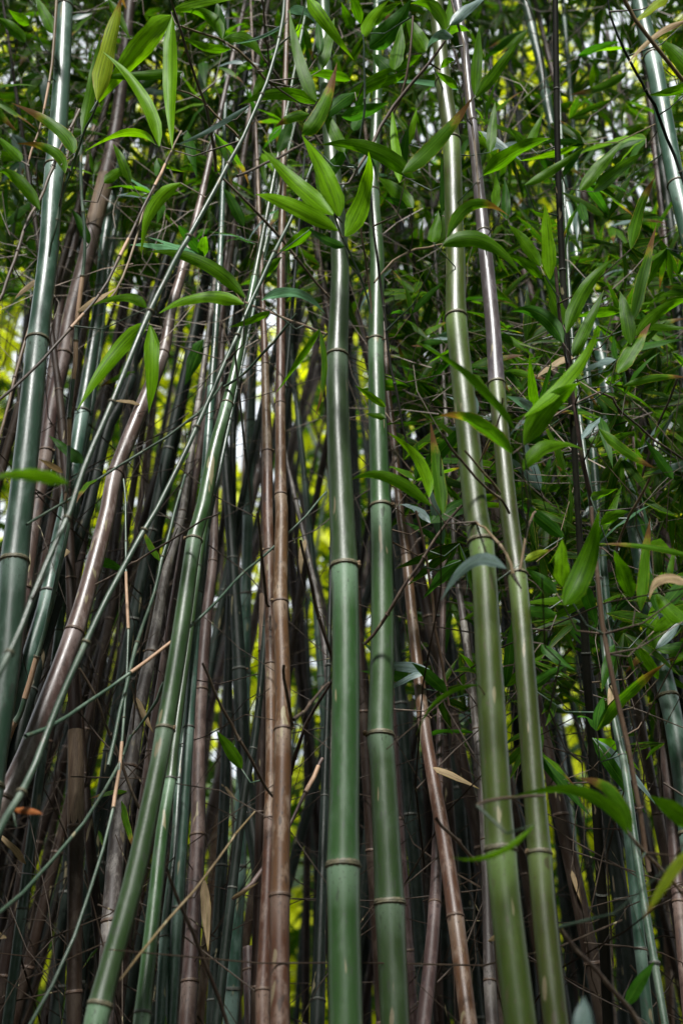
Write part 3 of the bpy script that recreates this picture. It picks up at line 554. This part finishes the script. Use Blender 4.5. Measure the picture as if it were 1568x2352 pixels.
# ------------------------------------------------------------------ grove of further culms, rooted and standing in depth
REG = [(-9, 210, 'culm in the crowd behind the steep mauve-brown culm'), (210, 430, 'culm behind the leaning green trio'), (430, 600, 'culm in the bright gap left of the brown pair'),
       (600, 760, 'culm in the bright gap right of the brown pair'), (760, 960, 'culm in the gaps of the green pair'), (960, 1180, 'culm left of the thick olive culm'), (1180, 1370, 'culm between the olive culms and the tan spotted stem'), (1370, 9999, 'culm crowded behind the leaves at the right edge')]
TONE = {'dark': 'dark green', 'darkbrown': 'dark brown', 'plum': 'plum', 'bluegreen': 'slate green', 'grey': 'greyish', 'brown': 'reddish'}
GROVE = {}
def grove_culm(x, Y, tiltx, r, mt, det):
    zt = R.uniform(6.2, 8.5) * (.8 if Y < 3 else 1); pts = []; rad = []
    cx = R.uniform(-.06, .06); ty = R.uniform(-.05, .08); ph = R.uniform(0, 6)
    for i in range(15):
        t = i / 14; z = zt * t
        pts.append(Vector((x + (z - 1.5) * tiltx + cx * (z - 1.5) ** 2 * .4 + .012 * math.sin(z * 2.2 + ph), Y + (z - 1.5) * ty, z)))
        rad.append(r * (1.15 - .95 * t ** 1.3) + .001)
    path = Path(pts, rad)
    px, _ = proj(pts[4])
    lab = next(l for a, b, l in REG if a <= max(px, 0) < b) if px > -9 else REG[0][2]
    lab = ('slim ' if r < .0155 else ('stout ' if r > .021 else '')) + TONE[mt] + ' ' + lab
    qx = [proj(q)[0] for q in pts if 1.3 < q.z < 1.5 + Y * 1.2]
    if max(qx) < -25 or min(qx) > 1593: return
    rg = 'ring_dark' if mt in ('dark', 'bluegreen') else 'ring_brown'
    nodes = []; d = R.uniform(.05, .3)
    while d < path.L: nodes.append(d); d += R.uniform(.24, .36)
    if det:
        nodes = [q for q in nodes if 1.2 < path.get(q)[0].z < 5.2]
    build_culm('bamboo_culm', path, nodes, mt, rg, lab, 'bamboo culm', lab.replace('culm', 'culms', 1), det, 8 if det else 7)
    GROVE.setdefault(lab, []).append((qx[len(qx) // 3], CUL[-1][0]))
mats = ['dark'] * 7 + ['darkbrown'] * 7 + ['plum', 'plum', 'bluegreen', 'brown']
def place(N, ya, yb, r0, r1, det):
    for i in range(N):
        Y = R.uniform(ya, yb); half = .36 * Y + .35
        x = -half + 2 * half * ((i + R.random()) / N)
        px = 784 + F * x / (Y * .99)
        lean = (.10 if px < 500 else (.0 if px < 1000 else -.03)) + R.gauss(0, .08)
        if 470 < px < 620 and R.random() < .5: continue
        if 655 < px < 745 and R.random() < .4: continue
        grove_culm(x, Y, lean, R.uniform(r0, r1), R.choice(mats), det)
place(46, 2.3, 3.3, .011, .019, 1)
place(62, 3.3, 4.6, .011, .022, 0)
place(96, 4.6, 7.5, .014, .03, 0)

ORD = ['leftmost', 'second from left', 'third from left', 'fourth from left', 'fifth from left', 'sixth from left', 'seventh from left', 'eighth from left', 'ninth from left', 'tenth from left']
for lab, mem in GROVE.items():
    if 1 < len(mem) <= 10:
        for (q, o), od in zip(sorted(mem, key=lambda t: t[0]), ORD):
            o['label'] = (od if q != max(m[0] for m in mem) else 'rightmost') + ' ' + lab.replace('blurred ', '')
# ------------------------------------------------------------------ leaves
def leaf_geo(P0, P1, P2, wv, wmax, ns=9, na=4, fold=.22, curl=0.0, roll=0.0):
    """blade along the bezier P0 P1 P2, half-width direction wv"""
    V, U, Fc = [], [], []
    for i in range(ns + 1):
        t = i / ns
        p = P0 * (1 - t) ** 2 + P1 * (2 * t * (1 - t)) + P2 * t * t
        tg = ((P1 - P0) * (1 - t) + (P2 - P1) * t).normalized()
        a = (wv - tg * wv.dot(tg)).normalized(); nrm = tg.cross(a)
        if roll:
            q = Matrix.Rotation(roll * t, 3, tg); a = q @ a; nrm = q @ nrm
        prof = (min(1, t / .2)) ** .6 * (1 if t < .3 else max(0, 1 - ((t - .3) / .7) ** 2.1) ** 1.15) if t > 0 else .07
        if t < .05: prof = max(prof, .1)
        h = wmax / 2 * max(prof, .015)
        for k in range(na + 1):
            u = k / na * 2 - 1
            V.append(p + a * (u * h) - nrm * (abs(u) * h * fold) + nrm * (h * .22 * math.sin(t * 13 + u * 2.5) * abs(u)) - nrm * (curl * h * u * u))
            U.append((k / na, t))
    for i in range(ns):
        for k in range(na):
            a = i * (na + 1) + k; Fc.append((a, a + 1, a + na + 2, a + na + 1))
    return V, Fc, U
# base x, y, tip x, y, width, material, depth Y, optional middle x, y
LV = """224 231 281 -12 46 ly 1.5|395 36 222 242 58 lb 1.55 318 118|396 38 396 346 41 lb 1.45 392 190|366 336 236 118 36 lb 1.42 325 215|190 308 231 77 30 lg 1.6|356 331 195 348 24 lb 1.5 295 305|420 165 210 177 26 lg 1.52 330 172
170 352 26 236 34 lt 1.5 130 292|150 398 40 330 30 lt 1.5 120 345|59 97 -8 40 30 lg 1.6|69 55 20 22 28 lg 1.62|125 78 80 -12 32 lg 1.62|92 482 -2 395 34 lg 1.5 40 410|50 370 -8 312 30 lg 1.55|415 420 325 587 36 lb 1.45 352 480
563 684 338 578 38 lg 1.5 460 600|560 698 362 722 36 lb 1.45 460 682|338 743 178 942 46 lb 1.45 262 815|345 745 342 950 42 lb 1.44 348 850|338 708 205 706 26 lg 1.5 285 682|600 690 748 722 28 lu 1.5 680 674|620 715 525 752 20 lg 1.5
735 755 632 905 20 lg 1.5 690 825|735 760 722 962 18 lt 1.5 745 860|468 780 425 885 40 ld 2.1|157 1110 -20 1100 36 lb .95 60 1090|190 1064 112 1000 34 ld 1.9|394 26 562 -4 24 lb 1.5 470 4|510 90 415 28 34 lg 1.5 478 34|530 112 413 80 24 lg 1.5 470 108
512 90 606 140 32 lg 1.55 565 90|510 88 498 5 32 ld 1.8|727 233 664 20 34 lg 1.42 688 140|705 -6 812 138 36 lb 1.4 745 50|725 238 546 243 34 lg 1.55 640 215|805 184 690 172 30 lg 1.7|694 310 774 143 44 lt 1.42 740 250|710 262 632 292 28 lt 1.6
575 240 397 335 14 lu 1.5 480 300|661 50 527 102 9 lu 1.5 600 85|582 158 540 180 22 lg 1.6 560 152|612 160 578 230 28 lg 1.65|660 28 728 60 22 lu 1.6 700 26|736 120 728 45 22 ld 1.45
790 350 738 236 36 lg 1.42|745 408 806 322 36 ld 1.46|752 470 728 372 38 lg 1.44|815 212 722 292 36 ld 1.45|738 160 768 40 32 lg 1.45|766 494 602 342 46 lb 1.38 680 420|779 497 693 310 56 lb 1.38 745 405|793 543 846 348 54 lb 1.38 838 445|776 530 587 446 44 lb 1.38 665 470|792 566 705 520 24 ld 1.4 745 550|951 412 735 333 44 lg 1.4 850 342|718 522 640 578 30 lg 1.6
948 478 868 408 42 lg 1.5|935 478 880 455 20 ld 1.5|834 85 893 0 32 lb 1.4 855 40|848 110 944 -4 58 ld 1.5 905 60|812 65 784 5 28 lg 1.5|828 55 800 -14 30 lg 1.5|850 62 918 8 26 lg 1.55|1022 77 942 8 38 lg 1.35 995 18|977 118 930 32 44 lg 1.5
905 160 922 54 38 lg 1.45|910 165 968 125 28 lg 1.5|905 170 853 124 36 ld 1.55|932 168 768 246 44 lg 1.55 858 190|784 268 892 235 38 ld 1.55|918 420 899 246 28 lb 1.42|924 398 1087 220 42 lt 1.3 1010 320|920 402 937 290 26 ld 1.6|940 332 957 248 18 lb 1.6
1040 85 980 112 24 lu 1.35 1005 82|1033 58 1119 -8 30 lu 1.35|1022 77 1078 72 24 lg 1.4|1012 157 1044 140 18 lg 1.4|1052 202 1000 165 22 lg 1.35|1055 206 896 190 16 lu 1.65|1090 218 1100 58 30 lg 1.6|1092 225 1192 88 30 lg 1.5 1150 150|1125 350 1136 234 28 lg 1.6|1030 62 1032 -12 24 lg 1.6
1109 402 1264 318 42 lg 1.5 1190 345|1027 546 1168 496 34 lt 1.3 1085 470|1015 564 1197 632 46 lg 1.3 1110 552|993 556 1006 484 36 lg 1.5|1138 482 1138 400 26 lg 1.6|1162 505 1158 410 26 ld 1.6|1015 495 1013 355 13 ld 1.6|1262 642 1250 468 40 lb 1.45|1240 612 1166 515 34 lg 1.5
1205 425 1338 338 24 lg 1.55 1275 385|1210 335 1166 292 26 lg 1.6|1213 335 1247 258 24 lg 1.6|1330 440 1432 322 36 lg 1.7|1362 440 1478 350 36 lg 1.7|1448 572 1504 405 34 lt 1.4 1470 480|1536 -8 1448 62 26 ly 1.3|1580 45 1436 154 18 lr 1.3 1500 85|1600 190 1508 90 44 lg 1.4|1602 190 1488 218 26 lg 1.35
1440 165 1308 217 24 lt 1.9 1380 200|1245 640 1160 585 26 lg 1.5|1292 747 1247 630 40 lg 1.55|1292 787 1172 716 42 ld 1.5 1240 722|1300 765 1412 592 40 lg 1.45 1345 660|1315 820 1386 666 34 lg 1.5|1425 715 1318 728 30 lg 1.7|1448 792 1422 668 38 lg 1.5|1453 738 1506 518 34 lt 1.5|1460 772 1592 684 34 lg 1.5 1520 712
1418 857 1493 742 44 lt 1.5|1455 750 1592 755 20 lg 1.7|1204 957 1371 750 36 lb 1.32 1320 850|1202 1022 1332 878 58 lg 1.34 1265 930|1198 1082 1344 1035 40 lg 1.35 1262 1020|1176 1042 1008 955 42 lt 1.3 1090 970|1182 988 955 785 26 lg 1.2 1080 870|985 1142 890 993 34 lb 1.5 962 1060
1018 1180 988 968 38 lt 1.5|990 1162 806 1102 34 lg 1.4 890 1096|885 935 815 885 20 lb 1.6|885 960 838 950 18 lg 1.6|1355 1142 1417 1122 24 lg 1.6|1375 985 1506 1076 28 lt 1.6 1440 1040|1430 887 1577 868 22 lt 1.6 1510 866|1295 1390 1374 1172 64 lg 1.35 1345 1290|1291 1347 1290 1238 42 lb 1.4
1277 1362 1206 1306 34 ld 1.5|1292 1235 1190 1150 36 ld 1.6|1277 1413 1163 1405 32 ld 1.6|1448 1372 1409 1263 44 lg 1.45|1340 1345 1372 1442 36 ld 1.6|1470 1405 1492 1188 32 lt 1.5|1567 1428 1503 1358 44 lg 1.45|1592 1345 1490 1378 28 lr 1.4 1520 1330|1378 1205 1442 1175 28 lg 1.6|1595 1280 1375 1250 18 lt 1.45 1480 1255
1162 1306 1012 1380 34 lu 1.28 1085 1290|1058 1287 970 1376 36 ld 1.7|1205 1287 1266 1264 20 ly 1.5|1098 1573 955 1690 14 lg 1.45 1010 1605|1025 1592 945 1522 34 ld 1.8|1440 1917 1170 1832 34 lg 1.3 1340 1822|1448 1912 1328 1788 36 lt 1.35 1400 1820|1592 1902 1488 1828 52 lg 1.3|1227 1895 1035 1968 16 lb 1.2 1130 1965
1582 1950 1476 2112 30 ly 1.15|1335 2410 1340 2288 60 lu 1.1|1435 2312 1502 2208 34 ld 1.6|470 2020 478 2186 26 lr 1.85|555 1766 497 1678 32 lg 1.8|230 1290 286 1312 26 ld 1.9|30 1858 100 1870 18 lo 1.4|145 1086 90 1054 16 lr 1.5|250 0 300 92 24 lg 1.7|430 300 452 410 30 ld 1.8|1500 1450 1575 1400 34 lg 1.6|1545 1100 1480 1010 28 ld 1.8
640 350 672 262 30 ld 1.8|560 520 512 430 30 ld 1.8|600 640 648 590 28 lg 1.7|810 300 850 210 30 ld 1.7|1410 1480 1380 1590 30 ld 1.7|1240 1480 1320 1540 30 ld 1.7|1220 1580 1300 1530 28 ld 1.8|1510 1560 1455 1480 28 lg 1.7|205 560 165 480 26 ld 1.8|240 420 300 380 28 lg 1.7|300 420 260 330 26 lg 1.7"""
leaves = []
for row in LV.replace('\n', '|').split('|'):
    q = row.split()
    if not q: continue
    f = [float(v) for v in q[:5]]; leaves.append((*f, q[5], float(q[6]), (float(q[7]), float(q[8])) if len(q) > 7 else None))
def closest_culm(p, big=True, below=.0):
    best = None
    for root, path in CUL:
        d = np.linalg.norm(path.pa - np.array(tuple(p)), axis=1) + 2.0 * np.maximum(0, path.pa[:, 2] - p.z + below)
        i = int(d.argmin())
        if best is None or d[i] < best[0]: best = (float(d[i]), root, path.p[i], path.r[i])
    return best
def make_leaf(parent, P0, P1, P2, wd, mat, fold=None, roll=None):
    ax = (P2 - P0).normalized(); view = (P0 + P2) * .5 - CAM
    wv = ax.cross(view.normalized()).normalized()
    th = R.uniform(-.5, .5)
    wv = Matrix.Rotation(th, 3, ax) @ wv
    V, Fc, U = leaf_geo(P0, P1, P2, wv, wd / max(.8, math.cos(th)), 10, 4, R.uniform(.1, .35) if fold is None else fold, R.uniform(-.1, .15), R.uniform(-.5, .5) if roll is None else roll)
    return link(bpy.data.objects.new('leaf', mesh('leaf', V, Fc, M[mat], U, origin=P0)), parent, P0)
def twig_mesh(points, r0, r1, mat='twig', name='twig'):
    n = len(points); V, Fc, U = tube(points, [r0 + (r1 - r0) * i / (n - 1) for i in range(n)], 5)
    return mesh(name, V, Fc, M[mat], U, origin=points[0])
# cluster the traced leaves whose stalks meet
LOOSE = {'lr', 'lo'}
clusters = []
for lf in leaves:
    for c in clusters:
        if abs(c[0][0] - lf[0]) < 34 and abs(c[0][1] - lf[1]) < 34 and abs(c[0][6] - lf[6]) < .2 and lf[5] not in LOOSE and c[0][5] not in LOOSE: c.append(lf); break
    else: clusters.append([lf])
for c in clusters:
    bx = sum(l[0] for l in c) / len(c); by = sum(l[1] for l in c) / len(c); Y = sum(l[6] for l in c) / len(c)
    P = at(bx, by, Y)
    dist, root, q, rr = closest_culm(P, below=.02)
    if dist > .28 and c[0][5] not in LOOSE:                    # its culm is out of the picture: a twig of its own
        d = Vector((R.uniform(-.5, .5), .5, -.6)).normalized(); q = P + d * .3
        root2 = empty('leafy_twig', q)
        where = 'left' if bx < 520 else ('middle' if bx < 1045 else 'right')
        hgt = 'top' if by < 500 else ('upper' if by < 1000 else ('lower' if by < 1700 else 'bottom'))
        tag(root2, None, 'leafy twig'); root2['_c'] = f'{len(c)}|{c[0][5]}|{bx:.0f}|{by:.0f}'
        br = link(bpy.data.objects.new('twig', twig_mesh([q, (P + q) * .5 + Vector((0, 0, -.02)), P], .0016, .0008)), root2, q)
    else:
        mid = (P + q) * .5 + Vector((R.uniform(-.02, .02), R.uniform(-.01, .02), -.012 - .05 * dist))
        br = link(bpy.data.objects.new('twig', twig_mesh([q, q.lerp(mid, .5) , mid, P], .0019, .0009, 'thingreen' if R.random() < .5 else 'twig')), root, q)
    for (x0, y0, x1, y1, wd, mt, Yl, md) in c:
        P0 = at(x0, y0, Yl); P2 = at(x1, y1, Yl + R.uniform(-.05, .05)); D = depth((P0 + P2) * .5)
        if md: m2 = at(*md, Yl + R.uniform(-.02, .02)); P1 = m2 * 2 - (P0 + P2) * .5
        else: P1 = (P0 + P2) * .5 + Vector((0, R.uniform(-.02, .02), (P0 - P2).length * R.uniform(.02, .08)))
        if (P - P0).length > .004:
            bb = link(bpy.data.objects.new('stalk', twig_mesh([P, P.lerp(P0, .5), P0], .0009, .0007)), br, P)
        make_leaf(br, P0, P1, P2, wd * D / F * .82, mt)
tw = [o for o in S.objects if o.get('_c')]
DESC = {'lg': 'green', 'lb': 'bright green', 'ld': 'dark green', 'lu': 'bluish', 'lt': 'brown-tipped', 'ly': 'yellowing', 'lr': 'dry', 'lo': 'rusty'}
ANCH = [(150, 200, 'the top of the pale left culm'), (330, 180, 'the bright hanging leaves, top left'), (620, 120, 'the top end of the long green shoot'), (780, 450, 'the central leaf fan'), (900, 100, 'the leafy tangle at top centre'),
        (1040, 300, 'the upper thick olive culm'), (1180, 300, 'the gap between olive and blackish culms'), (1280, 300, 'the straight blackish culm'), (1500, 150, 'the pale top right culm'), (340, 700, 'the long green shoot at mid height'),
        (560, 700, 'the crossing of both long shoots'), (880, 900, 'the second green culm'), (1080, 1000, 'the olive culms at mid height'), (1300, 800, 'the pinkish thin stem'), (1460, 800, 'the bent slate culm'),
        (1340, 1280, 'the spotted tan stem'), (1500, 1350, 'the right edge, low down'), (1040, 1400, 'the bluish leaf on the olive culm'), (1400, 1850, 'the thin shiny culm, bottom right'), (100, 1000, 'the left edge at mid height'), (100, 1800, 'the bottom left canes'), (520, 1800, 'the brown pair foot')]
ANCH_USED = {}
for o in tw:
    nl, mt, bx, by = o['_c'].split('|'); del o['_c']; bx = float(bx); by = float(by)
    a = min(ANCH, key=lambda q: math.hypot(q[0] - bx, q[1] - by))
    pos = ('left of' if bx < a[0] - 25 else ('right of' if bx > a[0] + 25 else ('above' if by < a[1] else 'below')))
    num = {1: 'one', 2: 'two', 3: 'three', 4: 'four'}.get(int(nl), 'several')
    o['label'] = f"twig with {num} {DESC[mt]} {'leaf' if nl == '1' else 'leaves'} {pos} {a[2]}"

# sprays of leaves further in: individual leaves on twigs of the nearest culm
def proto_leaf(k):
    rr = random.Random(k); L = 1.0
    V, Fc, U = leaf_geo(Vector((0, 0, 0)), Vector((.5, 0, rr.uniform(.02, .16))), Vector((1, rr.uniform(-.06, .06), rr.uniform(-.25, .02))), Vector((0, 1, 0)), rr.uniform(.13, .18), 7, 2, rr.uniform(.15, .4), 0, rr.uniform(-.7, .7))
    return V, Fc, U
PL = [proto_leaf(k) for k in range(10)]
PLM = {}
def leaf_copy(parent, P0, d, nrm, ln, mt):
    k = R.randrange(10)
    if (k, mt) not in PLM: PLM[(k, mt)] = mesh('leaf', PL[k][0], PL[k][1], M[mt], PL[k][2])
    o = bpy.data.objects.new('leaf', PLM[(k, mt)]); link(o, parent, P0)
    x = d.normalized(); y = nrm.cross(x).normalized(); z = x.cross(y)
    m = Matrix((x, y, z)).transposed(); o.rotation_mode = 'QUATERNION'; o.rotation_quaternion = m.to_quaternion(); o.scale = (ln, ln, ln)
    return o
def spray_dirs(n):
    """a bamboo spray: leaves fan out from a twig end, all roughly in one plane and drooping"""
    ax = Vector((R.gauss(0, 1), R.gauss(0, .55), R.gauss(.1, .8))).normalized()
    nr = Vector((R.gauss(0, .45), R.gauss(-.75, .4), R.gauss(.45, .4))).normalized()
    side = nr.cross(ax).normalized(); out = []
    for k in range(n):
        a = (k - (n - 1) / 2) * R.uniform(.38, .62)
        d = (ax * math.cos(a) + side * math.sin(a) + Vector((0, 0, -.25)) + nr * R.gauss(0, .12)).normalized()
        out.append((d, (nr + Vector((R.gauss(0, .3), R.gauss(0, .3), R.gauss(0, .3)))).normalized()))
    return ax, out
def low_edge(px):
    """the foliage hangs lower on the right of the picture than on the left (photo y of its lower edge)"""
    return float(np.interp(px, [0, 300, 600, 760, 900, 1050, 1250, 1568], [640, 620, 720, 700, 900, 1150, 1450, 1560]))
cnt = 0
while cnt < 300:
    Y = R.uniform(1.75, 2.9); px = R.uniform(-60, 1630); le = low_edge(px); py = R.uniform(-120, le + 80)
    if cnt % 3 == 0: px = R.uniform(930, 1630); le = 1900; py = R.uniform(650, 1750)
    if R.random() < (py / le) ** 3 * .8: continue
    P = at(px, py, Y); dist, root, q, rr = closest_culm(P, below=.03)
    if dist > .5: continue
    cnt += 1
    mid = (P + q) * .5 + Vector((R.uniform(-.03, .03), R.uniform(-.03, .03), -.03))
    br = link(bpy.data.objects.new('twig', twig_mesh([q, q.lerp(mid, .6), mid, P], .0019, .0009, R.choice(['twig', 'thingreen', 'straw']))), root, q)
    ax, ds = spray_dirs(R.choice([2, 3, 4, 4, 5]))
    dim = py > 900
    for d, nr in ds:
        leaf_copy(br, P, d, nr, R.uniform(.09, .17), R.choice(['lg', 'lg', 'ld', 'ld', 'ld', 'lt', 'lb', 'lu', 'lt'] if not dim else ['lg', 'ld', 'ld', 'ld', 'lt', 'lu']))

# dead leaves caught on the culms
for i in range(36):
    px = R.choice([R.uniform(0, 560), R.uniform(880, 1568), R.uniform(0, 1568)]); py = R.uniform(500, 2340); Y = R.uniform(1.7, 2.6)
    P = at(px, py, Y); dist, root, q, rr = closest_culm(P)
    if dist > .25: continue
    P = q + Vector((R.uniform(-1, 1) * rr, -rr, 0))
    d = Vector((R.gauss(0, .6), R.uniform(-.5, .1), R.uniform(-1.2, .3))).normalized()
    o = leaf_copy(root, P, d, Vector((R.gauss(0, .6), -1, R.gauss(0, .4))).normalized(), R.uniform(.05, .12), R.choice(['lr', 'lr', 'lt'])); o.name = 'dead_leaf'

# uncountable leaf masses, one object each -----------------------------------------------------------
def mass(name, label, mat, centers, size, nleaf, twigs=True, kind='stuff', flat=.5, wr=.15):
    """centers: (N,3); nleaf leaves fan from every centre"""
    N = len(centers); n = N * nleaf
    c = np.repeat(centers, nleaf, axis=0)
    ax = NR.normal(0, 1, (N, 3)) * (1, .7, .8); ax /= np.linalg.norm(ax, axis=1)[:, None]
    nr = NR.normal(0, .55, (N, 3)) + (0, -.5, .6); nr /= np.linalg.norm(nr, axis=1)[:, None]
    ax = np.repeat(ax, nleaf, 0); nr = np.repeat(nr, nleaf, 0)
    side = np.cross(nr, ax); side /= np.linalg.norm(side, axis=1)[:, None] + 1e-9
    a = np.tile((np.arange(nleaf) - (nleaf - 1) / 2) * .5, N) + NR.normal(0, .12, n)
    d = ax * np.cos(a)[:, None] + side * np.sin(a)[:, None] + NR.normal(0, .12, (n, 3)) + (0, 0, -.28); d /= np.linalg.norm(d, axis=1)[:, None]
    up = nr + NR.normal(0, .35, (n, 3)); y = np.cross(up, d); y /= np.linalg.norm(y, axis=1)[:, None] + 1e-9; z = np.cross(d, y)
    L = size * NR.uniform(.65, 1.15, n); W = L * NR.uniform(.8, 1.15, n) * wr
    tt = np.array([0, .28, .62, 1.0]); pr = np.array([.08, .5, .4, .02]); dr = np.array([0, .03, -.0, -.12])
    V = np.empty((n, 4, 3, 3))
    for i in range(4):
        for k in (-1, 0, 1):
            V[:, i, k + 1] = c + d * (L * tt[i])[:, None] + y * (W * pr[i] * k)[:, None] + z * (L * dr[i] + abs(k) * W * pr[i] * -.3)[:, None]
    V = V.reshape(-1, 3)
    fb = np.array([(r * 3 + k, r * 3 + k + 1, r * 3 + k + 4, r * 3 + k + 3) for r in range(3) for k in range(2)])
    Fa = (np.arange(n) * 12)[:, None, None] + fb[None]; Fa = Fa.reshape(-1, 4)
    me = bpy.data.meshes.new(name); me.vertices.add(len(V)); me.vertices.foreach_set('co', V.astype(np.float32).ravel())
    me.loops.add(len(Fa) * 4); me.loops.foreach_set('vertex_index', Fa.astype(np.int32).ravel())
    me.polygons.add(len(Fa)); me.polygons.foreach_set('loop_start', (np.arange(len(Fa)) * 4).astype(np.int32))
    me.update(calc_edges=True)
    uvv = np.tile(np.array([((k) / 2, tt[i]) for i in range(4) for k in range(3)]), (n, 1))
    ul = me.uv_layers.new(name='UVMap'); ul.data.foreach_set('uv', uvv[Fa.ravel()].astype(np.float32).ravel())
    at_ = me.attributes.new('rnd', 'FLOAT', 'POINT'); at_.data.foreach_set('value', np.repeat(NR.uniform(0, 1, n), 12).astype(np.float32))
    me.polygons.foreach_set('use_smooth', [True] * len(Fa)); me.materials.append(M[mat]); me.validate()
    o = link(bpy.data.objects.new(name, me)); tag(o, label, None, kind=kind); return o
def sample_centers(N, ya, yb, drop=True, pad=120):
    out = []
    while len(out) < N:
        Y = R.uniform(ya ** .5, yb ** .5) ** 2; px = R.uniform(-pad, 1568 + pad); le = low_edge(px)
        py = R.uniform(-500, le)
        if drop and py > 0 and R.random() < (py / le) ** 4 * .75: continue
        out.append(tuple(at(px, py, Y)))
    return np.array(out)
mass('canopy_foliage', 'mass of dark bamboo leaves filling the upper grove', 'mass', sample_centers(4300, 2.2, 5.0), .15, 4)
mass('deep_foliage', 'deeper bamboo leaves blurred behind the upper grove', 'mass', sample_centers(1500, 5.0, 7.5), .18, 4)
# canopy over the grove, out of the frame, that keeps the culms in shade
hi = np.column_stack([NR.uniform(-6, 6, 6500), NR.uniform(1.0, 7, 6500), NR.uniform(4.2, 8.2, 6500)])
hi = hi[hi[:, 2] > 1.5 + hi[:, 1] * 1.2]
mass('treetop_foliage', 'leafy bamboo tops above the grove', 'mass', hi, .24, 6)
# leaf masses added out of view around the camera to darken the culms' reflections
def box_pts(n, x0, x1, y0, y1, z0, z1): return np.column_stack([NR.uniform(x0, x1, n), NR.uniform(y0, y1, n), NR.uniform(z0, z1, n)])
mass('side_light_blocker', 'unseen leaf mass added around the camera to block side light', 'mass', np.vstack([box_pts(2000, -4, -2.0, -.3, 2.2, 0, 7.5), box_pts(2000, 2.2, 4.2, -.3, 2.2, 0, 7.5), box_pts(3600, -3.6, -1.6, -7, -.5, 0, 8), box_pts(3600, 1.5, 3.6, -7, -.5, 0, 8), box_pts(900, -3, 3, -8, -6.5, 0, 2.6)]), .42, 4)
mass('overhead_sun_blocker', 'unseen leaf mass added overhead to shade the lower culms', 'mass', box_pts(330, -2.6, 2.6, -2.6, -.6, 3.3, 5.0), .32, 4)  # added out of view to keep sun off the lower culms
pts = []
while len(pts) < 480:
    Y = R.uniform(1.9, 3.6); px = R.uniform(900, 1640); py = R.uniform(500, 1750)
    if R.random() < (py / 1750) ** 3 or R.random() < max(0, (1150 - px) / 400): continue
    pts.append(tuple(at(px, py, Y)))
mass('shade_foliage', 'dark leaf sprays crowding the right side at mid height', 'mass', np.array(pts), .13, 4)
# sunlit bushes and trees beyond the grove
pts = []
while len(pts) < 7000:
    x = R.uniform(-9, 9); Y = R.uniform(12.5, 16); z = R.uniform(0, 1) ** 1.2 * 18
    h = math.sin(x * 1.9 + 1.3) * .5 + math.sin(x * 4.1 + z * 1.2) * .35 + math.sin(z * 2.1 + x) * .3
    if h < -.5 + max(0, z - 4) * .045: continue
    pts.append((x, Y, z))
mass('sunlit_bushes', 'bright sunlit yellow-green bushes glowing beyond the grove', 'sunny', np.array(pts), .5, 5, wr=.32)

hv = []; hf = []
for j in range(25):
    for i in range(61):
        x = -40 + i * 80 / 60; t = j / 24
        hv.append((x, 20 + t * 22, -.3 + (9 + 1.5 * math.sin(x * .3)) * math.sin(t * math.pi / 2) ** .8 + .5 * math.sin(x * 2.3 + j) * math.cos(j * 1.7 + x)))
for j in range(24):
    for i in range(60): a = j * 61 + i; hf.append((a, a + 1, a + 62, a + 61))
M['hill'] = simple_mat('wooded_hill', (.012, .03, .008), (.05, .085, .02), 1.6, .9, 1, .3)
o = link(bpy.data.objects.new('hill', mesh('hill', hv, hf, M['hill']))); tag(o, 'dark wooded slope rising beyond the grove', None, kind='structure')

pts = []
while len(pts) < 6000:
    x = R.uniform(-5.5, 5.5); Y = R.uniform(7.8, 9.6); z = R.uniform(0, 10)
    px, py = proj(Vector((x, Y, z)))
    h = math.sin(px * .021 + 1.0) * .5 + math.sin(py * .017 + px * .008) * .5 + math.sin(x * 5.1 + z * 3.3) * .5
    open_ = .7 * math.exp(-((x + .85) / .55) ** 2) + .5 * math.exp(-((x - 2.2) / .5) ** 2)
    if R.random() < open_ + .85 * max(0, h): continue
    pts.append((x, Y, z))
mass('understory_foliage', 'dark shaded undergrowth closing the back of the grove', 'mass', np.array(pts), .26, 4, wr=.22)

# fine dead twigs, uncountable
def tangle(name, label, N, gen, mat, r=.0012):
    V, Fc = [], []
    for _ in range(N):
        a, b = gen(); k = R.choice([3, 4, 5]); j = (b - a).length * .05; bow = Vector((R.gauss(0, 1), R.gauss(0, 1), R.gauss(0, 1))) * j * 1.4
        q = [a.lerp(b, i / k) + bow * math.sin(math.pi * i / k) + Vector((R.gauss(0, j), R.gauss(0, j), R.gauss(0, j))) * (.35 if 0 < i else 0) for i in range(k + 1)]
        rr = r * R.uniform(.6, 1.6); v, f, u = tube(q, [rr * (1 - .5 * i / k) for i in range(k + 1)], 3); o = len(V); V += v; Fc += [tuple(i + o for i in q) for q in f]
    o = link(bpy.data.objects.new(name, mesh(name, V, Fc, M[mat]))); tag(o, label, None, kind='stuff')
def gen_up():
    Y = R.uniform(1.9, 4.2); px = R.uniform(-60, 1630); p = at(px, R.uniform(-80, low_edge(px) + 150), Y)
    d = Vector((R.gauss(0, 1), R.gauss(0, .5), R.gauss(.2, .9))).normalized(); return p, p + d * R.uniform(.1, .4)
def gen_low():
    Y = R.uniform(1.9, 4.2); px = R.choice([R.uniform(-60, 500), R.uniform(900, 1630)]); p = at(px, R.uniform(900, 2400), Y)
    d = Vector((R.gauss(0, .7), R.gauss(0, .4), R.gauss(.2, 1))).normalized(); return p, p + d * R.uniform(.2, .95)
tangle('twig_tangle', 'tangle of fine grey twigs among the upper leaves', 1500, gen_up, 'twig')
tangle('dry_twigs', 'pale dry twigs criss-crossing among the upper leaves', 700, gen_up, 'straw', .001)
tangle('dead_twigs', 'thin dead brown twigs in the shade between the culms', 850, gen_low, 'darkbrown', .0015)
